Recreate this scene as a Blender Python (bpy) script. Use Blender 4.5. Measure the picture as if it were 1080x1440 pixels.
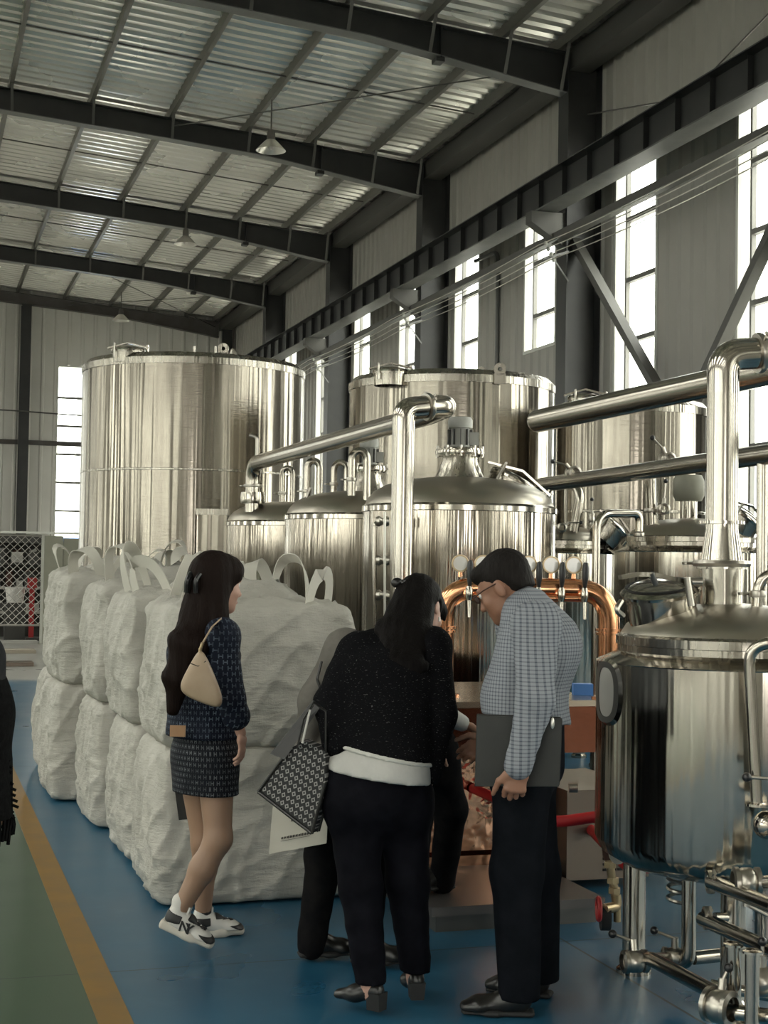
import bpy, math, random
import numpy as np
from mathutils import Vector, Matrix, noise

for o in list(bpy.data.objects):
    bpy.data.objects.remove(o)
scene = bpy.context.scene
COL = scene.collection
PI = math.pi

# ------------------------------------------------------------------ camera
CAM_H, FPX = 1.62, 2080.0
YAW, PITCH, ROLL = math.radians(17.57), math.radians(2.05), math.radians(0.92)
_f = np.array([math.sin(YAW) * math.cos(PITCH), math.cos(YAW) * math.cos(PITCH), math.sin(PITCH)])
_r0 = np.array([math.cos(YAW), -math.sin(YAW), 0.0])
_u0 = np.cross(_r0, _f)
_r = math.cos(ROLL) * _r0 + math.sin(ROLL) * _u0
_u = -math.sin(ROLL) * _r0 + math.cos(ROLL) * _u0
cam = bpy.data.cameras.new('camera')
cam_o = bpy.data.objects.new('camera', cam)
COL.objects.link(cam_o)
cam.sensor_fit = 'VERTICAL'
cam.sensor_height = 36.0
cam.lens = 36.0 * FPX / 1440.0
cam.clip_start, cam.clip_end = 0.05, 400
cam_o.matrix_world = Matrix(((_r[0], _u[0], -_f[0], 0), (_r[1], _u[1], -_f[1], 0), (_r[2], _u[2], -_f[2], CAM_H), (0, 0, 0, 1)))
scene.camera = cam_o

# ------------------------------------------------------------------ world: bright overcast sky
world = bpy.data.worlds.new('overcast_sky')
scene.world = world
world.use_nodes = True
wb = world.node_tree.nodes['Background']
wb.inputs[0].default_value = (1.0, 0.98, 0.915, 1)
wb.inputs[1].default_value = 8.0
scene.view_settings.view_transform = 'Standard'
scene.view_settings.look = 'None'
scene.view_settings.gamma = 1.0
scene.view_settings.use_curve_mapping = False
scene.view_settings.exposure = 0.6
scene.cycles.max_bounces = 8
scene.cycles.diffuse_bounces = 5
scene.cycles.glossy_bounces = 4
scene.cycles.transparent_max_bounces = 12
scene.cycles.caustics_reflective = False
scene.cycles.caustics_refractive = False
scene.cycles.sample_clamp_indirect = 8.0
scene.cycles.use_denoising = True


def portal(cx, cy, cz, sx, sz, normal):
    """guide for daylight coming in through an opening"""
    l = bpy.data.lights.new('daylight_portal', 'AREA')
    l.shape = 'RECTANGLE'
    l.size, l.size_y = sx, sz
    l.cycles.is_portal = True
    o = bpy.data.objects.new('daylight_portal', l)
    n = Vector(normal)
    o.rotation_euler = n.to_track_quat('-Z', 'Y').to_euler()
    o.location = (cx, cy, cz)
    COL.objects.link(o)


# ------------------------------------------------------------------ pixel -> metric helpers (the camera survey of the photograph)
def ray(u, v):
    x, y = (u - 540) / FPX, -(v - 720) / FPX
    return _r * x + _u * y + _f


def at(u, v, D):
    return np.array([0, 0, CAM_H]) + D * ray(u, v)


def onx(u, v, X):
    d = ray(u, v)
    return np.array([0, 0, CAM_H]) + d * (X / d[0])


def ony(u, v, Y):
    d = ray(u, v)
    return np.array([0, 0, CAM_H]) + d * (Y / d[1])


def onz(u, v, z=0.0):
    d = ray(u, v)
    return np.array([0, 0, CAM_H]) + d * ((z - CAM_H) / d[2])


CR = np.array([math.cos(YAW), -math.sin(YAW), 0.0])   # to the side, as the camera faces
CF = np.array([math.sin(YAW), math.cos(YAW), 0.0])    # ahead
UP = np.array([0, 0, 1.0])


def nrm(v):
    v = np.asarray(v, float)
    return v / (np.linalg.norm(v) + 1e-12)


# ------------------------------------------------------------------ materials
MATS = {}


class NT:
    def __init__(self, m):
        self.t = m.node_tree
        self.b = self.t.nodes['Principled BSDF']

    def n(self, typ, **kw):
        nd = self.t.nodes.new(typ)
        for k, v in kw.items():
            setattr(nd, k, v)
        return nd

    def link(self, a, b):
        self.t.links.new(a, b)

    def math(self, op, a, b=None, c=None):
        nd = self.n('ShaderNodeMath', operation=op)
        for i, x in enumerate((a, b, c)):
            if x is None:
                continue
            if isinstance(x, (int, float)):
                nd.inputs[i].default_value = x
            else:
                self.link(x, nd.inputs[i])
        return nd.outputs[0]

    def coord(self, kind='Object'):
        return self.n('ShaderNodeTexCoord').outputs[kind]

    def mapping(self, vec, scale):
        mp = self.n('ShaderNodeMapping')
        mp.inputs['Scale'].default_value = scale
        self.link(vec, mp.inputs['Vector'])
        return mp.outputs[0]

    def noise(self, vec, scale, detail=3.0, rough=0.5):
        nd = self.n('ShaderNodeTexNoise')
        nd.inputs['Scale'].default_value = scale
        nd.inputs['Detail'].default_value = detail
        nd.inputs['Roughness'].default_value = rough
        self.link(vec, nd.inputs['Vector'])
        return nd.outputs['Fac']

    def ramp(self, fac, stops):
        nd = self.n('ShaderNodeValToRGB')
        el = nd.color_ramp.elements
        while len(el) > 1:
            el.remove(el[-1])
        el[0].position, el[0].color = stops[0][0], (*stops[0][1], 1)
        for p, c in stops[1:]:
            e = el.new(p)
            e.color = (*c, 1)
        self.link(fac, nd.inputs[0])
        return nd.outputs[0]

    def maprange(self, fac, a, b, c, d):
        nd = self.n('ShaderNodeMapRange')
        for i, x in enumerate((a, b, c, d)):
            nd.inputs[i + 1].default_value = x
        self.link(fac, nd.inputs[0])
        return nd.outputs[0]

    def mix(self, fac, a, b):
        nd = self.n('ShaderNodeMix', data_type='RGBA')
        if isinstance(fac, (int, float)):
            nd.inputs[0].default_value = fac
        else:
            self.link(fac, nd.inputs[0])
        for i, x in ((6, a), (7, b)):
            if isinstance(x, tuple):
                nd.inputs[i].default_value = (*x, 1)
            else:
                self.link(x, nd.inputs[i])
        return nd.outputs[2]

    def bump(self, h, strength=0.3, dist=0.01):
        nd = self.n('ShaderNodeBump')
        nd.inputs['Strength'].default_value = strength
        nd.inputs['Distance'].default_value = dist
        self.link(h, nd.inputs['Height'])
        self.link(nd.outputs[0], self.b.inputs['Normal'])


def mat(name, col=(.5, .5, .5), rough=.5, metal=0.0, spec=None, emit=None):
    if name in MATS:
        return MATS[name]
    m = bpy.data.materials.new(name)
    m.use_nodes = True
    b = m.node_tree.nodes['Principled BSDF']
    b.inputs['Base Color'].default_value = (*col, 1)
    b.inputs['Roughness'].default_value = rough
    b.inputs['Metallic'].default_value = metal
    if spec is not None:
        b.inputs['Specular IOR Level'].default_value = spec
    if emit:
        b.inputs['Emission Color'].default_value = (*emit[0], 1)
        b.inputs['Emission Strength'].default_value = emit[1]
    MATS[name] = m
    return m


def steel(name, col, rough, streak=40.0, amt=.0015, band=0.0, stren=0.6):
    """stainless steel with an upright grain: the sheet ripples slightly round its circumference"""
    m = mat(name, col, rough, 1.0)
    t = NT(m)
    v = t.coord()
    s = t.noise(t.mapping(v, (1, 1, .02)), streak, 1.2, .5)
    h = s
    if band:
        w = t.noise(t.mapping(v, (.15, .15, 1)), band, 4, .7)
        h = t.math('ADD', s, t.math('MULTIPLY', w, .07))
    t.bump(h, stren, amt)
    g = t.noise(t.mapping(v, (1, 1, .05)), streak * .4, 3, .6)
    t.link(t.maprange(g, .3, .7, rough * .75, rough * 1.35), t.b.inputs['Roughness'])
    st = t.noise(t.mapping(v, (1, 1, .35)), 3.0, 4, .6)
    t.link(t.mix(t.maprange(st, .35, .7, 0, 1), tuple(c * .86 for c in col), tuple(min(1, c * 1.08) for c in col)), t.b.inputs['Base Color'])
    return m


def noisy(name, col, col2, rough, scale=6, metal=0.0, bump=0.0, bscale=None, dist=.004):
    m = mat(name, col, rough, metal)
    t = NT(m)
    v = t.coord()
    t.link(t.mix(t.maprange(t.noise(v, scale, 5, .6), .35, .68, 0, 1), col, col2), t.b.inputs['Base Color'])
    if bump:
        t.bump(t.noise(v, bscale or scale * 4, 4, .6), bump, dist)
    return m


mat('steel_dome', (.40, .37, .315), .32, 1.0)
steel('steel_kettle', (.50, .465, .40), .17, 20, .0085, stren=1.0)
steel('steel_brushed', (.38, .355, .305), .24, 34, .0042, stren=1.0)
steel('steel_vessel', (.39, .35, .295), .13, 46, .0040, stren=1.0)
steel('steel_storage', (.27, .245, .205), .19, 10, .0165, band=30, stren=1.0)
mat('steel_polished', (.42, .39, .34), .14, 1.0)
mat('steel_pipe', (.41, .38, .33), .19, 1.0)
mat('steel_cast', (.40, .375, .33), .3, 1.0)
mat('steel_dark', (.13, .13, .125), .4, .6)
noisy('frame_paint', (.018, .019, .019), (.028, .028, .027), .45, 3)
noisy('frame_rusty', (.060, .050, .043), (.09, .085, .08), .5, 2)
mat('purlin_paint', (.12, .115, .10), .45, .3)
noisy('flange_paint', (.14, .14, .133), (.11, .11, .105), .5, 3)
mat('brace_paint', (.085, .083, .075), .5, .2)
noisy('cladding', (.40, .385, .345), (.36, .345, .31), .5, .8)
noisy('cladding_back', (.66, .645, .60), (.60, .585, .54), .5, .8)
mat('window_frame', (.62, .62, .57), .5)
mat('window_bar', (.16, .155, .14), .5)
noisy('plinth', (.36, .34, .30), (.30, .285, .25), .8, 3)
m = mat('roof_foil', (.8, .78, .7), .26, .6)
t = NT(m)
v = t.coord()
t.link(t.maprange(t.noise(v, .6, 2, .5), .3, .7, .20, .32), t.b.inputs['Roughness'])
t.link(t.mix(t.noise(v, .5, 4, .6), (.86, .84, .77), (.93, .91, .85)), t.b.inputs['Base Color'])

# glass pane: mostly clear, a little sheen and dust
m = bpy.data.materials.new('window_glass')
m.use_nodes = True
MATS['window_glass'] = m
nt = m.node_tree
nt.nodes.remove(nt.nodes['Principled BSDF'])
tr = nt.nodes.new('ShaderNodeBsdfTransparent')
tr.inputs[0].default_value = (.93, .95, .93, 1)
gl = nt.nodes.new('ShaderNodeBsdfGlossy')
gl.inputs['Roughness'].default_value = .05
mx = nt.nodes.new('ShaderNodeMixShader')
mx.inputs[0].default_value = .06
nt.links.new(tr.outputs[0], mx.inputs[1])
nt.links.new(gl.outputs[0], mx.inputs[2])
nt.links.new(mx.outputs[0], nt.nodes['Material Output'].inputs[0])

# painted floor: green walkway, blue bay, bare concrete deep in the hall, fine saw-cut joints
m = mat('floor_paint', (.1, .2, .3), .3)
t = NT(m)
pos = t.n('ShaderNodeNewGeometry').outputs['Position']
sp = t.n('ShaderNodeSeparateXYZ')
t.link(pos, sp.inputs[0])
X, Y = sp.outputs[0], sp.outputs[1]
n1 = t.noise(pos, 1.1, 3, .5)
n2 = t.noise(pos, 7, 3, .5)
blue = t.mix(t.maprange(n1, .35, .7, 0, 1), (.015, .085, .155), (.025, .115, .195))
blue = t.mix(t.maprange(n2, .5, .9, 0, .25), blue, (.08, .20, .28))
green = t.mix(t.maprange(n1, .35, .7, 0, 1), (.034, .075, .038), (.056, .094, .06))
col = t.mix(t.math('GREATER_THAN', X, .70), green, blue)
conc = t.mix(n1, (.30, .30, .28), (.40, .39, .36))
edge = t.math('ADD', Y, t.math('MULTIPLY', n1, 1.2))
col = t.mix(t.maprange(edge, 20.6, 21.2, 0, 1), col, conc)
col = t.mix(t.math('LESS_THAN', edge, 2.6), col, t.mix(n1, (.20, .195, .175), (.26, .255, .23)))
jy = t.math('LESS_THAN', t.math('ABSOLUTE', t.math('SUBTRACT', t.math('MODULO', t.math('ADD', Y, 54.07), 6.0), 0.0)), .010)
jx = t.math('LESS_THAN', t.math('ABSOLUTE', t.math('SUBTRACT', X, 2.735)), .006)
jj = t.math('MAXIMUM', jy, jx)
col = t.mix(jj, col, (.012, .02, .025))
t.link(col, t.b.inputs['Base Color'])
t.link(t.maprange(n1, .2, .8, .24, .38), t.b.inputs['Roughness'])
noisy('stripe_paint', (.27, .14, .018), (.21, .12, .032), .4, 5)

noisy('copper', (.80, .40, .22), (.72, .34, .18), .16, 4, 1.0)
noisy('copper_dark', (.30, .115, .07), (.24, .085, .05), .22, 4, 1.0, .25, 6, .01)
m = mat('copper_polished', (.62, .34, .22), .1, 1.0)
t = NT(m)
t.bump(t.noise(t.coord(), 9, 2, .5), .5, .02)
mat('counter_steel', (.62, .52, .42), .22, .9)
mat('deck_steel', (.15, .14, .135), .38, .7)
mat('cooler_body', (.20, .16, .13), .32, .75)
mat('vent_dark', (.01, .01, .01), .8)
mat('black_plastic', (.008, .008, .009), .35)
mat('red_paint', (.35, .02, .02), .4)
mat('red_hose', (.55, .018, .022), .45)
mat('rusty_iron', (.08, .04, .03), .7, .4)
mat('brass', (.42, .33, .2), .35, .9)
m = mat('dial_glass', (.62, .60, .55), .12)
noisy('motor_grey', (.42, .42, .38), (.36, .36, .33), .45, 6)
mat('lamp_metal', (.72, .70, .64), .3, .7)
mat('lamp_dark', (.12, .11, .10), .5)
mat('rubber', (.012, .012, .012), .7)

# woven white plastic bulk bags
m = mat('woven_bag', (.62, .60, .54), .62)
t = NT(m)
v = t.coord()
big = t.noise(v, 2.2, 5, .65)
t.link(t.mix(t.maprange(big, .3, .72, 0, 1), (.37, .355, .31), (.52, .50, .45)), t.b.inputs['Base Color'])
wv = t.noise(t.mapping(v, (1, 1, 5)), 9, 5, .65)
wv2 = t.noise(v, 130, 2, .5)
wv3 = t.noise(t.mapping(v, (2.2, 2.2, .8)), 5, 4, .6)
t.bump(t.math('ADD', t.math('ADD', wv, wv3), t.math('MULTIPLY', wv2, .1)), .5, .03)
m = mat('strap_web', (.52, .50, .44), .7)
t = NT(m)
t.bump(t.noise(t.coord(), 120, 2, .5), .3, .003)

mat('wire_mesh', (.42, .41, .38), .45, .6)
noisy('panel_olive', (.26, .255, .20), (.22, .215, .17), .55, 2)
mat('clutter_dark', (.05, .048, .043), .6)
mat('clutter_grey', (.35, .34, .31), .6)
mat('plank_wood', (.33, .29, .23), .8)
mat('blue_roof', (.10, .25, .60), .5)
noisy('outside_ground', (.58, .57, .54), (.52, .51, .48), .9, .4)
mat('outside_wall', (.52, .50, .44), .8)
mat('outside_steel', (.42, .41, .38), .7)


def cyl_uv(t, wrap=1.0):
    """u round the upright axis in metres (radius wrap), v = height"""
    sp = t.n('ShaderNodeSeparateXYZ')
    t.link(t.coord(), sp.inputs[0])
    a = t.math('MULTIPLY', t.math('ARCTAN2', sp.outputs[0], sp.outputs[1]), wrap)
    return a, sp.outputs[2]


def lattice(t, a, z, w, h, stagger=True):
    row = t.math('FLOOR', t.math('DIVIDE', z, h))
    sh = t.math('MULTIPLY', t.math('MODULO', t.math('ABSOLUTE', row), 2.0), .5 if stagger else 0)
    fx = t.math('FRACT', t.math('ADD', t.math('ADD', t.math('DIVIDE', a, w), 100.0), sh))
    fz = t.math('FRACT', t.math('ADD', t.math('DIVIDE', z, h), 100.0))
    return t.math('ABSOLUTE', t.math('SUBTRACT', fx, .5)), t.math('ABSOLUTE', t.math('SUBTRACT', fz, .5))


# navy knit with a woven pale letter-like motif
def monogram(name, base, mark, w, h, wrap, rough=.75):
    m = mat(name, base, rough, spec=.2)
    t = NT(m)
    a, z = cyl_uv(t, wrap)
    fx, fz = lattice(t, a, z, w, h)
    bars = t.math('MULTIPLY', t.math('MULTIPLY', t.math('LESS_THAN', fx, .27), t.math('GREATER_THAN', fx, .15)), t.math('LESS_THAN', fz, .36))
    cross = t.math('MULTIPLY', t.math('LESS_THAN', fx, .2), t.math('LESS_THAN', fz, .09))
    k = t.math('MAXIMUM', bars, cross)
    fade = t.maprange(t.noise(t.coord(), 14, 3, .6), .35, .65, .25, 1)
    t.link(t.mix(t.math('MULTIPLY', k, fade), base, mark), t.b.inputs['Base Color'])
    t.bump(t.noise(t.coord(), 160, 2, .5), .3, .003)
    return m


monogram('monogram_navy', (.0045, .007, .017), (.10, .125, .16), .017, .024, .16)
monogram('monogram_skirt', (.004, .005, .009), (.12, .13, .14), .016, .024, .17)
m = mat('check_shirt', (.36, .38, .42), .8, spec=.2)
t = NT(m)
a, z = cyl_uv(t, .2)
fx, fz = lattice(t, a, z, .0135, .0135, False)
lx = t.math('LESS_THAN', fx, .17)
lz = t.math('LESS_THAN', fz, .17)
k = t.math('MULTIPLY', t.math('ADD', lx, lz), .5)
t.link(t.mix(k, (.27, .285, .31), (.085, .096, .12)), t.b.inputs['Base Color'])
t.bump(t.noise(t.coord(), 22, 4, .6), .35, .012)


def cloth(name, col, col2, scale=40, rough=.85, bump=.3, dist=.006, bs=None):
    m = mat(name, col, rough, spec=.05)
    t = NT(m)
    v = t.coord()
    t.link(t.mix(t.maprange(t.noise(v, scale, 3, .7), .4, .65, 0, 1), col, col2), t.b.inputs['Base Color'])
    t.bump(t.noise(v, bs or scale, 4, .65), bump, dist)
    return m


m = cloth('tweed_black', (.004, .004, .005), (.012, .012, .013), 150, .9, .6, .006)
t = NT(m)
fl = t.noise(t.mapping(t.coord(), (.5, .5, 1.3)), 230, 2, .5)
t.link(t.mix(t.maprange(fl, .66, .74, 0, 1), (.006, .006, .007), (.14, .14, .135)), t.b.inputs['Base Color'])
cloth('trousers_black', (.004, .004, .006), (.007, .007, .010), 10, .8, .3, .01)
cloth('suit_black', (.005, .006, .008), (.008, .009, .012), 10, .8, .3, .01)
cloth('denim_black', (.006, .006, .007), (.012, .011, .011), 10, .85, .3, .01)
cloth('coat_taupe', (.15, .14, .125), (.18, .168, .15), 12, .8, .3, .01)
cloth('shirt_white', (.50, .49, .465), (.55, .54, .51), 12, .8, .3, .01)
cloth('jacket_charcoal', (.02, .02, .022), (.03, .03, .03), 12, .85, .3, .01)
cloth('shawl_black', (.004, .004, .004), (.009, .009, .009), 60, .95, .5, .01)
mat('trim_white', (.55, .54, .50), .7)
noisy('skin', (.38, .20, .135), (.41, .23, .16), .5, 18)
noisy('skin_fair', (.46, .27, .205), (.50, .30, .23), .5, 18)
noisy('skin_tan', (.26, .125, .078), (.29, .15, .095), .5, 18)
m = mat('nylon_leg', (.31, .19, .125), .5)
mat('lip', (.40, .13, .11), .45)


def hair(name, c1, c2):
    m = mat(name, c1, .62, spec=.08)
    t = NT(m)
    v = t.coord()
    s = t.noise(t.mapping(v, (1, 1, .06)), 130, 3, .6)
    t.link(t.mix(s, c1, c2), t.b.inputs['Base Color'])
    t.bump(s, .7, .006)


hair('hair_brown', (.006, .0035, .003), (.014, .008, .006))
hair('hair_black', (.003, .0025, .0025), (.008, .0065, .006))
hair('hair_salt', (.006, .005, .005), (.022, .019, .017))
mat('eye_white', (.7, .68, .65), .2)
mat('eye_dark', (.01, .008, .007), .15)
noisy('leather_beige', (.38, .28, .19), (.42, .32, .22), .45, 10, 0, .25, 60, .002)
noisy('leather_tan', (.36, .20, .10), (.40, .24, .13), .5, 10)
noisy('leather_black', (.008, .008, .008), (.014, .013, .012), .3, 12, 0, .2, 40, .002)
noisy('portfolio', (.012, .013, .012), (.018, .019, .017), .42, 12, 0, .15, 90, .002)
mat('shoe_white', (.62, .60, .56), .5)
mat('shoe_black', (.012, .012, .013), .5)
mat('sole_cream', (.58, .54, .47), .6)
mat('metal_gold', (.6, .45, .22), .3, 1.0)
mat('lens', (.3, .3, .3), .05, .3)
noisy('paper_bag', (.46, .435, .37), (.50, .475, .41), .7, 4)
mat('print_dark', (.06, .055, .05), .7)
mat('print_red', (.42, .05, .05), .6)
m = mat('tote_weave', (.3, .3, .3), .7)
t = NT(m)
v = t.coord('UV')
sp = t.n('ShaderNodeSeparateXYZ')
t.link(v, sp.inputs[0])
fx, fz = lattice(t, sp.outputs[0], sp.outputs[1], .022, .027)
dm = t.math('ADD', fx, fz)
rg = t.math('MULTIPLY', t.math('GREATER_THAN', dm, .20), t.math('LESS_THAN', dm, .42))
t.link(t.mix(rg, (.012, .012, .013), (.30, .29, .28)), t.b.inputs['Base Color'])


# ------------------------------------------------------------------ mesh building
class MB:
    def __init__(self):
        self.v, self.f = [], []

    def add(self, vs, fs):
        k = len(self.v)
        self.v += [tuple(map(float, p)) for p in vs]
        self.f += [tuple(i + k for i in f) for f in fs]
        return self

    def box(self, lo, hi):
        (a, b, c), (d, e, g) = lo, hi
        vs = [(a, b, c), (d, b, c), (d, e, c), (a, e, c), (a, b, g), (d, b, g), (d, e, g), (a, e, g)]
        return self.add(vs, [(0, 3, 2, 1), (4, 5, 6, 7), (0, 1, 5, 4), (1, 2, 6, 5), (2, 3, 7, 6), (3, 0, 4, 7)])

    def obox(self, c, ax, ay, az):
        """oriented box: centre and three half-extent vectors"""
        c, ax, ay, az = (np.asarray(q, float) for q in (c, ax, ay, az))
        vs = [c + sx * ax + sy * ay + sz * az for sz in (-1, 1) for sy in (-1, 1) for sx in (-1, 1)]
        fs = [(0, 2, 3, 1), (4, 5, 7, 6), (0, 1, 5, 4), (1, 3, 7, 5), (3, 2, 6, 7), (2, 0, 4, 6)]
        if np.dot(np.cross(ax, ay), az) < 0:
            fs = [f[::-1] for f in fs]
        return self.add(vs, fs)

    def bar(self, a, b, w, t, side=(0, 0, 1)):
        """rectangular bar from a to b; w across 'side', t the other way"""
        a, b = np.asarray(a, float), np.asarray(b, float)
        d = nrm(b - a)
        s = np.asarray(side, float)
        s = nrm(s - d * np.dot(s, d))
        q = np.cross(d, s)
        return self.obox((a + b) / 2, (b - a) / 2, s * w / 2, q * t / 2)

    def tube(self, pts, r, n=12, caps=True, flat=None):
        pts = [np.asarray(p, float) for p in pts]
        m_ = len(pts)
        rs = list(r) if isinstance(r, (list, tuple, np.ndarray)) else [r] * m_
        T = [nrm((pts[min(i + 1, m_ - 1)] - pts[max(i - 1, 0)])) for i in range(m_)]
        ref = np.array([0, 0, 1.0]) if abs(T[0][2]) < .9 else np.array([1.0, 0, 0])
        nv = nrm(np.cross(T[0], ref))
        vs, fs = [], []
        for i in range(m_):
            nv = nrm(nv - T[i] * np.dot(nv, T[i]))
            bv = np.cross(T[i], nv)
            for k in range(n):
                a = 2 * PI * k / n
                vs.append(pts[i] + rs[i] * (math.cos(a) * nv + math.sin(a) * bv))
        for i in range(m_ - 1):
            for k in range(n):
                a, b = i * n + k, i * n + (k + 1) % n
                fs.append((a, b, b + n, a + n))
        if caps:
            fs.append(tuple(range(n))[::-1])
            fs.append(tuple((m_ - 1) * n + k for k in range(n)))
        return self.add(vs, fs)

    def ribbon(self, pts, wdir, w, t):
        """flat band along pts: width along wdir, thickness t"""
        pts = [np.asarray(p, float) for p in pts]
        m_ = len(pts)
        vs, fs = [], []
        for i in range(m_):
            T = nrm(pts[min(i + 1, m_ - 1)] - pts[max(i - 1, 0)])
            wd = np.asarray(wdir[i] if isinstance(wdir, list) else wdir, float)
            wd = nrm(wd - T * np.dot(wd, T))
            q = np.cross(T, wd)
            for sx, sy in ((-1, -1), (1, -1), (1, 1), (-1, 1)):
                vs.append(pts[i] + wd * sx * w / 2 + q * sy * t / 2)
        for i in range(m_ - 1):
            for k in range(4):
                a, b = i * 4 + k, i * 4 + (k + 1) % 4
                fs.append((a, b, b + 4, a + 4))
        fs.append((3, 2, 1, 0))
        fs.append(tuple((m_ - 1) * 4 + k for k in range(4)))
        return self.add(vs, fs)

    def lathe(self, prof, n=32, origin=(0, 0, 0), axis=(0, 0, 1)):
        """profile of (radius, height) spun round an axis through origin; open ends at r = 0 close themselves"""
        o, ax = np.asarray(origin, float), nrm(axis)
        ref = np.array([1.0, 0, 0]) if abs(ax[0]) < .9 else np.array([0, 1.0, 0])
        e1 = nrm(np.cross(ref, ax)) if abs(ax[2]) < .99 else np.array([1.0, 0, 0])
        e2 = np.cross(ax, e1)
        vs, fs, rings = [], [], []
        for r_, h_ in prof:
            if r_ < 1e-6:
                rings.append([len(vs)])
                vs.append(o + ax * h_)
            else:
                rings.append(list(range(len(vs), len(vs) + n)))
                for k in range(n):
                    a = 2 * PI * k / n
                    vs.append(o + ax * h_ + r_ * (math.cos(a) * e1 + math.sin(a) * e2))
        for A, B in zip(rings[:-1], rings[1:]):
            for k in range(n):
                k2 = (k + 1) % n
                if len(A) == 1 and len(B) > 1:
                    fs.append((A[0], B[k2], B[k]))
                elif len(B) == 1 and len(A) > 1:
                    fs.append((A[k], A[k2], B[0]))
                elif len(A) > 1:
                    fs.append((A[k], A[k2], B[k2], B[k]))
        return self.add(vs, fs)

    def ball(self, c, r, n=12, sc=(1, 1, 1)):
        k = len(self.v)
        prof = [(r * math.sin(PI * i / (n // 2)) if 0 < i < n // 2 else 0, -r * math.cos(PI * i / (n // 2))) for i in range(n // 2 + 1)]
        self.lathe(prof, n)
        for i in range(k, len(self.v)):
            p = self.v[i]
            self.v[i] = (c[0] + p[0] * sc[0], c[1] + p[1] * sc[1], c[2] + p[2] * sc[2])
        return self

    def mesh(self, name, material, origin=(0, 0, 0), smooth=38):
        me = bpy.data.meshes.new(name)
        o = np.asarray(origin, float)
        va = np.asarray(self.v, float).reshape(-1, 3) - o
        me.from_pydata(va.tolist(), [], self.f)
        me.materials.append(MATS[material])
        if smooth:
            me.polygons.foreach_set('use_smooth', [True] * len(me.polygons))
            if smooth < 180:
                me.set_sharp_from_angle(angle=math.radians(smooth))
        return me

    def build(self, name, material, parent=None, origin=None, smooth=38, kind=None):
        if parent is not None and origin is None:
            origin = wloc(parent)
        if origin is None:
            va = np.asarray(self.v, float)
            lo, hi = va.min(0), va.max(0)
            origin = ((lo[0] + hi[0]) / 2, (lo[1] + hi[1]) / 2, lo[2])
        me = self.mesh(name, material, origin, smooth)
        o = bpy.data.objects.new(name, me)
        COL.objects.link(o)
        if parent is not None:
            o.parent = parent
            o.location = np.asarray(origin, float) - np.asarray(wloc(parent), float)
        else:
            o.location = origin
        o['_w'] = [float(x) for x in origin]
        if kind:
            o['kind'] = kind
        return o


def wloc(o):
    return tuple(o['_w']) if '_w' in o else (0, 0, 0)


def tag(o, label, cat, group=None, kind=None):
    o['label'], o['category'] = label, cat
    if group:
        o['group'] = group
    if kind:
        o['kind'] = kind
    return o


def thing(name, label, cat, loc=(0, 0, 0), group=None):
    o = bpy.data.objects.new(name, None)
    COL.objects.link(o)
    o.location = tuple(map(float, loc))
    o['_w'] = [float(x) for x in loc]
    o.empty_display_size = .1
    return tag(o, label, cat, group)


def struct(name, loc=(0, 0, 0), label=None, cat=None):
    o = bpy.data.objects.new(name, None)
    COL.objects.link(o)
    o.location = tuple(map(float, loc))
    o['_w'] = [float(x) for x in loc]
    o['kind'] = 'structure'
    if label:
        o['label'], o['category'] = label, cat
    return o


def copy_thing(root, delta, label=None, group=None):
    d = Vector([float(x) for x in delta])

    def cp(o, parent):
        c = o.copy()
        COL.objects.link(c)
        c.parent = parent
        if parent is None:
            c.location = o.location + d
        c['_w'] = [float(a + b) for a, b in zip(o['_w'], d)]
        for ch in o.children:
            cp(ch, c)
        return c
    r = cp(root, None)
    if label:
        r['label'] = label
    if group:
        r['group'] = group
    return r


def bend(pts, r=.1, n=6):
    """polyline with rounded corners"""
    pts = [np.asarray(p, float) for p in pts]
    out = [pts[0]]
    for a, b, c in zip(pts[:-2], pts[1:-1], pts[2:]):
        d1, d2 = nrm(a - b), nrm(c - b)
        k = min(r, np.linalg.norm(a - b) * .48, np.linalg.norm(c - b) * .48)
        p, q = b + d1 * k, b + d2 * k
        for i in range(n + 1):
            s = i / n
            out.append((1 - s) ** 2 * p + 2 * s * (1 - s) * b + s * s * q)
    out.append(pts[-1])
    return out


def arc_loop(a, b, h, n=14, lean=(0, 0, 0)):
    """strap loop standing from a to b, h high"""
    a, b, lean = (np.asarray(q, float) for q in (a, b, lean))
    out = []
    for i in range(n + 1):
        s = i / n
        th = PI * s
        k = math.sin(th) ** .7
        out.append(a + (b - a) * (.5 - .5 * math.copysign(abs(math.cos(th)) ** .8, math.cos(th))) + UP * h * k + lean * k)
    return out
# ================================================================== THE HALL
XW, XL, YB, YR = 8.76, -15.2, 42.45, -26.0      # inner faces: window wall, opposite wall, gable, gable behind the camera
XC = 8.23                                       # inner face of the columns
FR = [18.22 + 6.0 * k for k in range(-7, 4)]    # portal frames
RIDGE = -3.22


def zr(x):
    """top of rafter"""
    return 8.58 + (8.35 - (x if x > RIDGE else 2 * RIDGE - x)) * .079


MB().box((XL - .4, YR - .4, -.3), (XW + .4, YB + .4, 0)).build('floor', 'floor_paint', origin=(0, 0, 0), kind='structure')
MB().box((.655, YR, 0), (.775, 20.9, .0025)).build('trim_1', 'stripe_paint', origin=(.71, 4, 0), kind='structure')
tag(bpy.data.objects['trim_1'], 'yellow painted line between green walkway and blue floor', 'floor line', kind='structure')
MB().box((-70, -60, -.5), (70, 130, -.31)).build('ground', 'outside_ground', origin=(0, 0, -.5), kind='structure')


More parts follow.
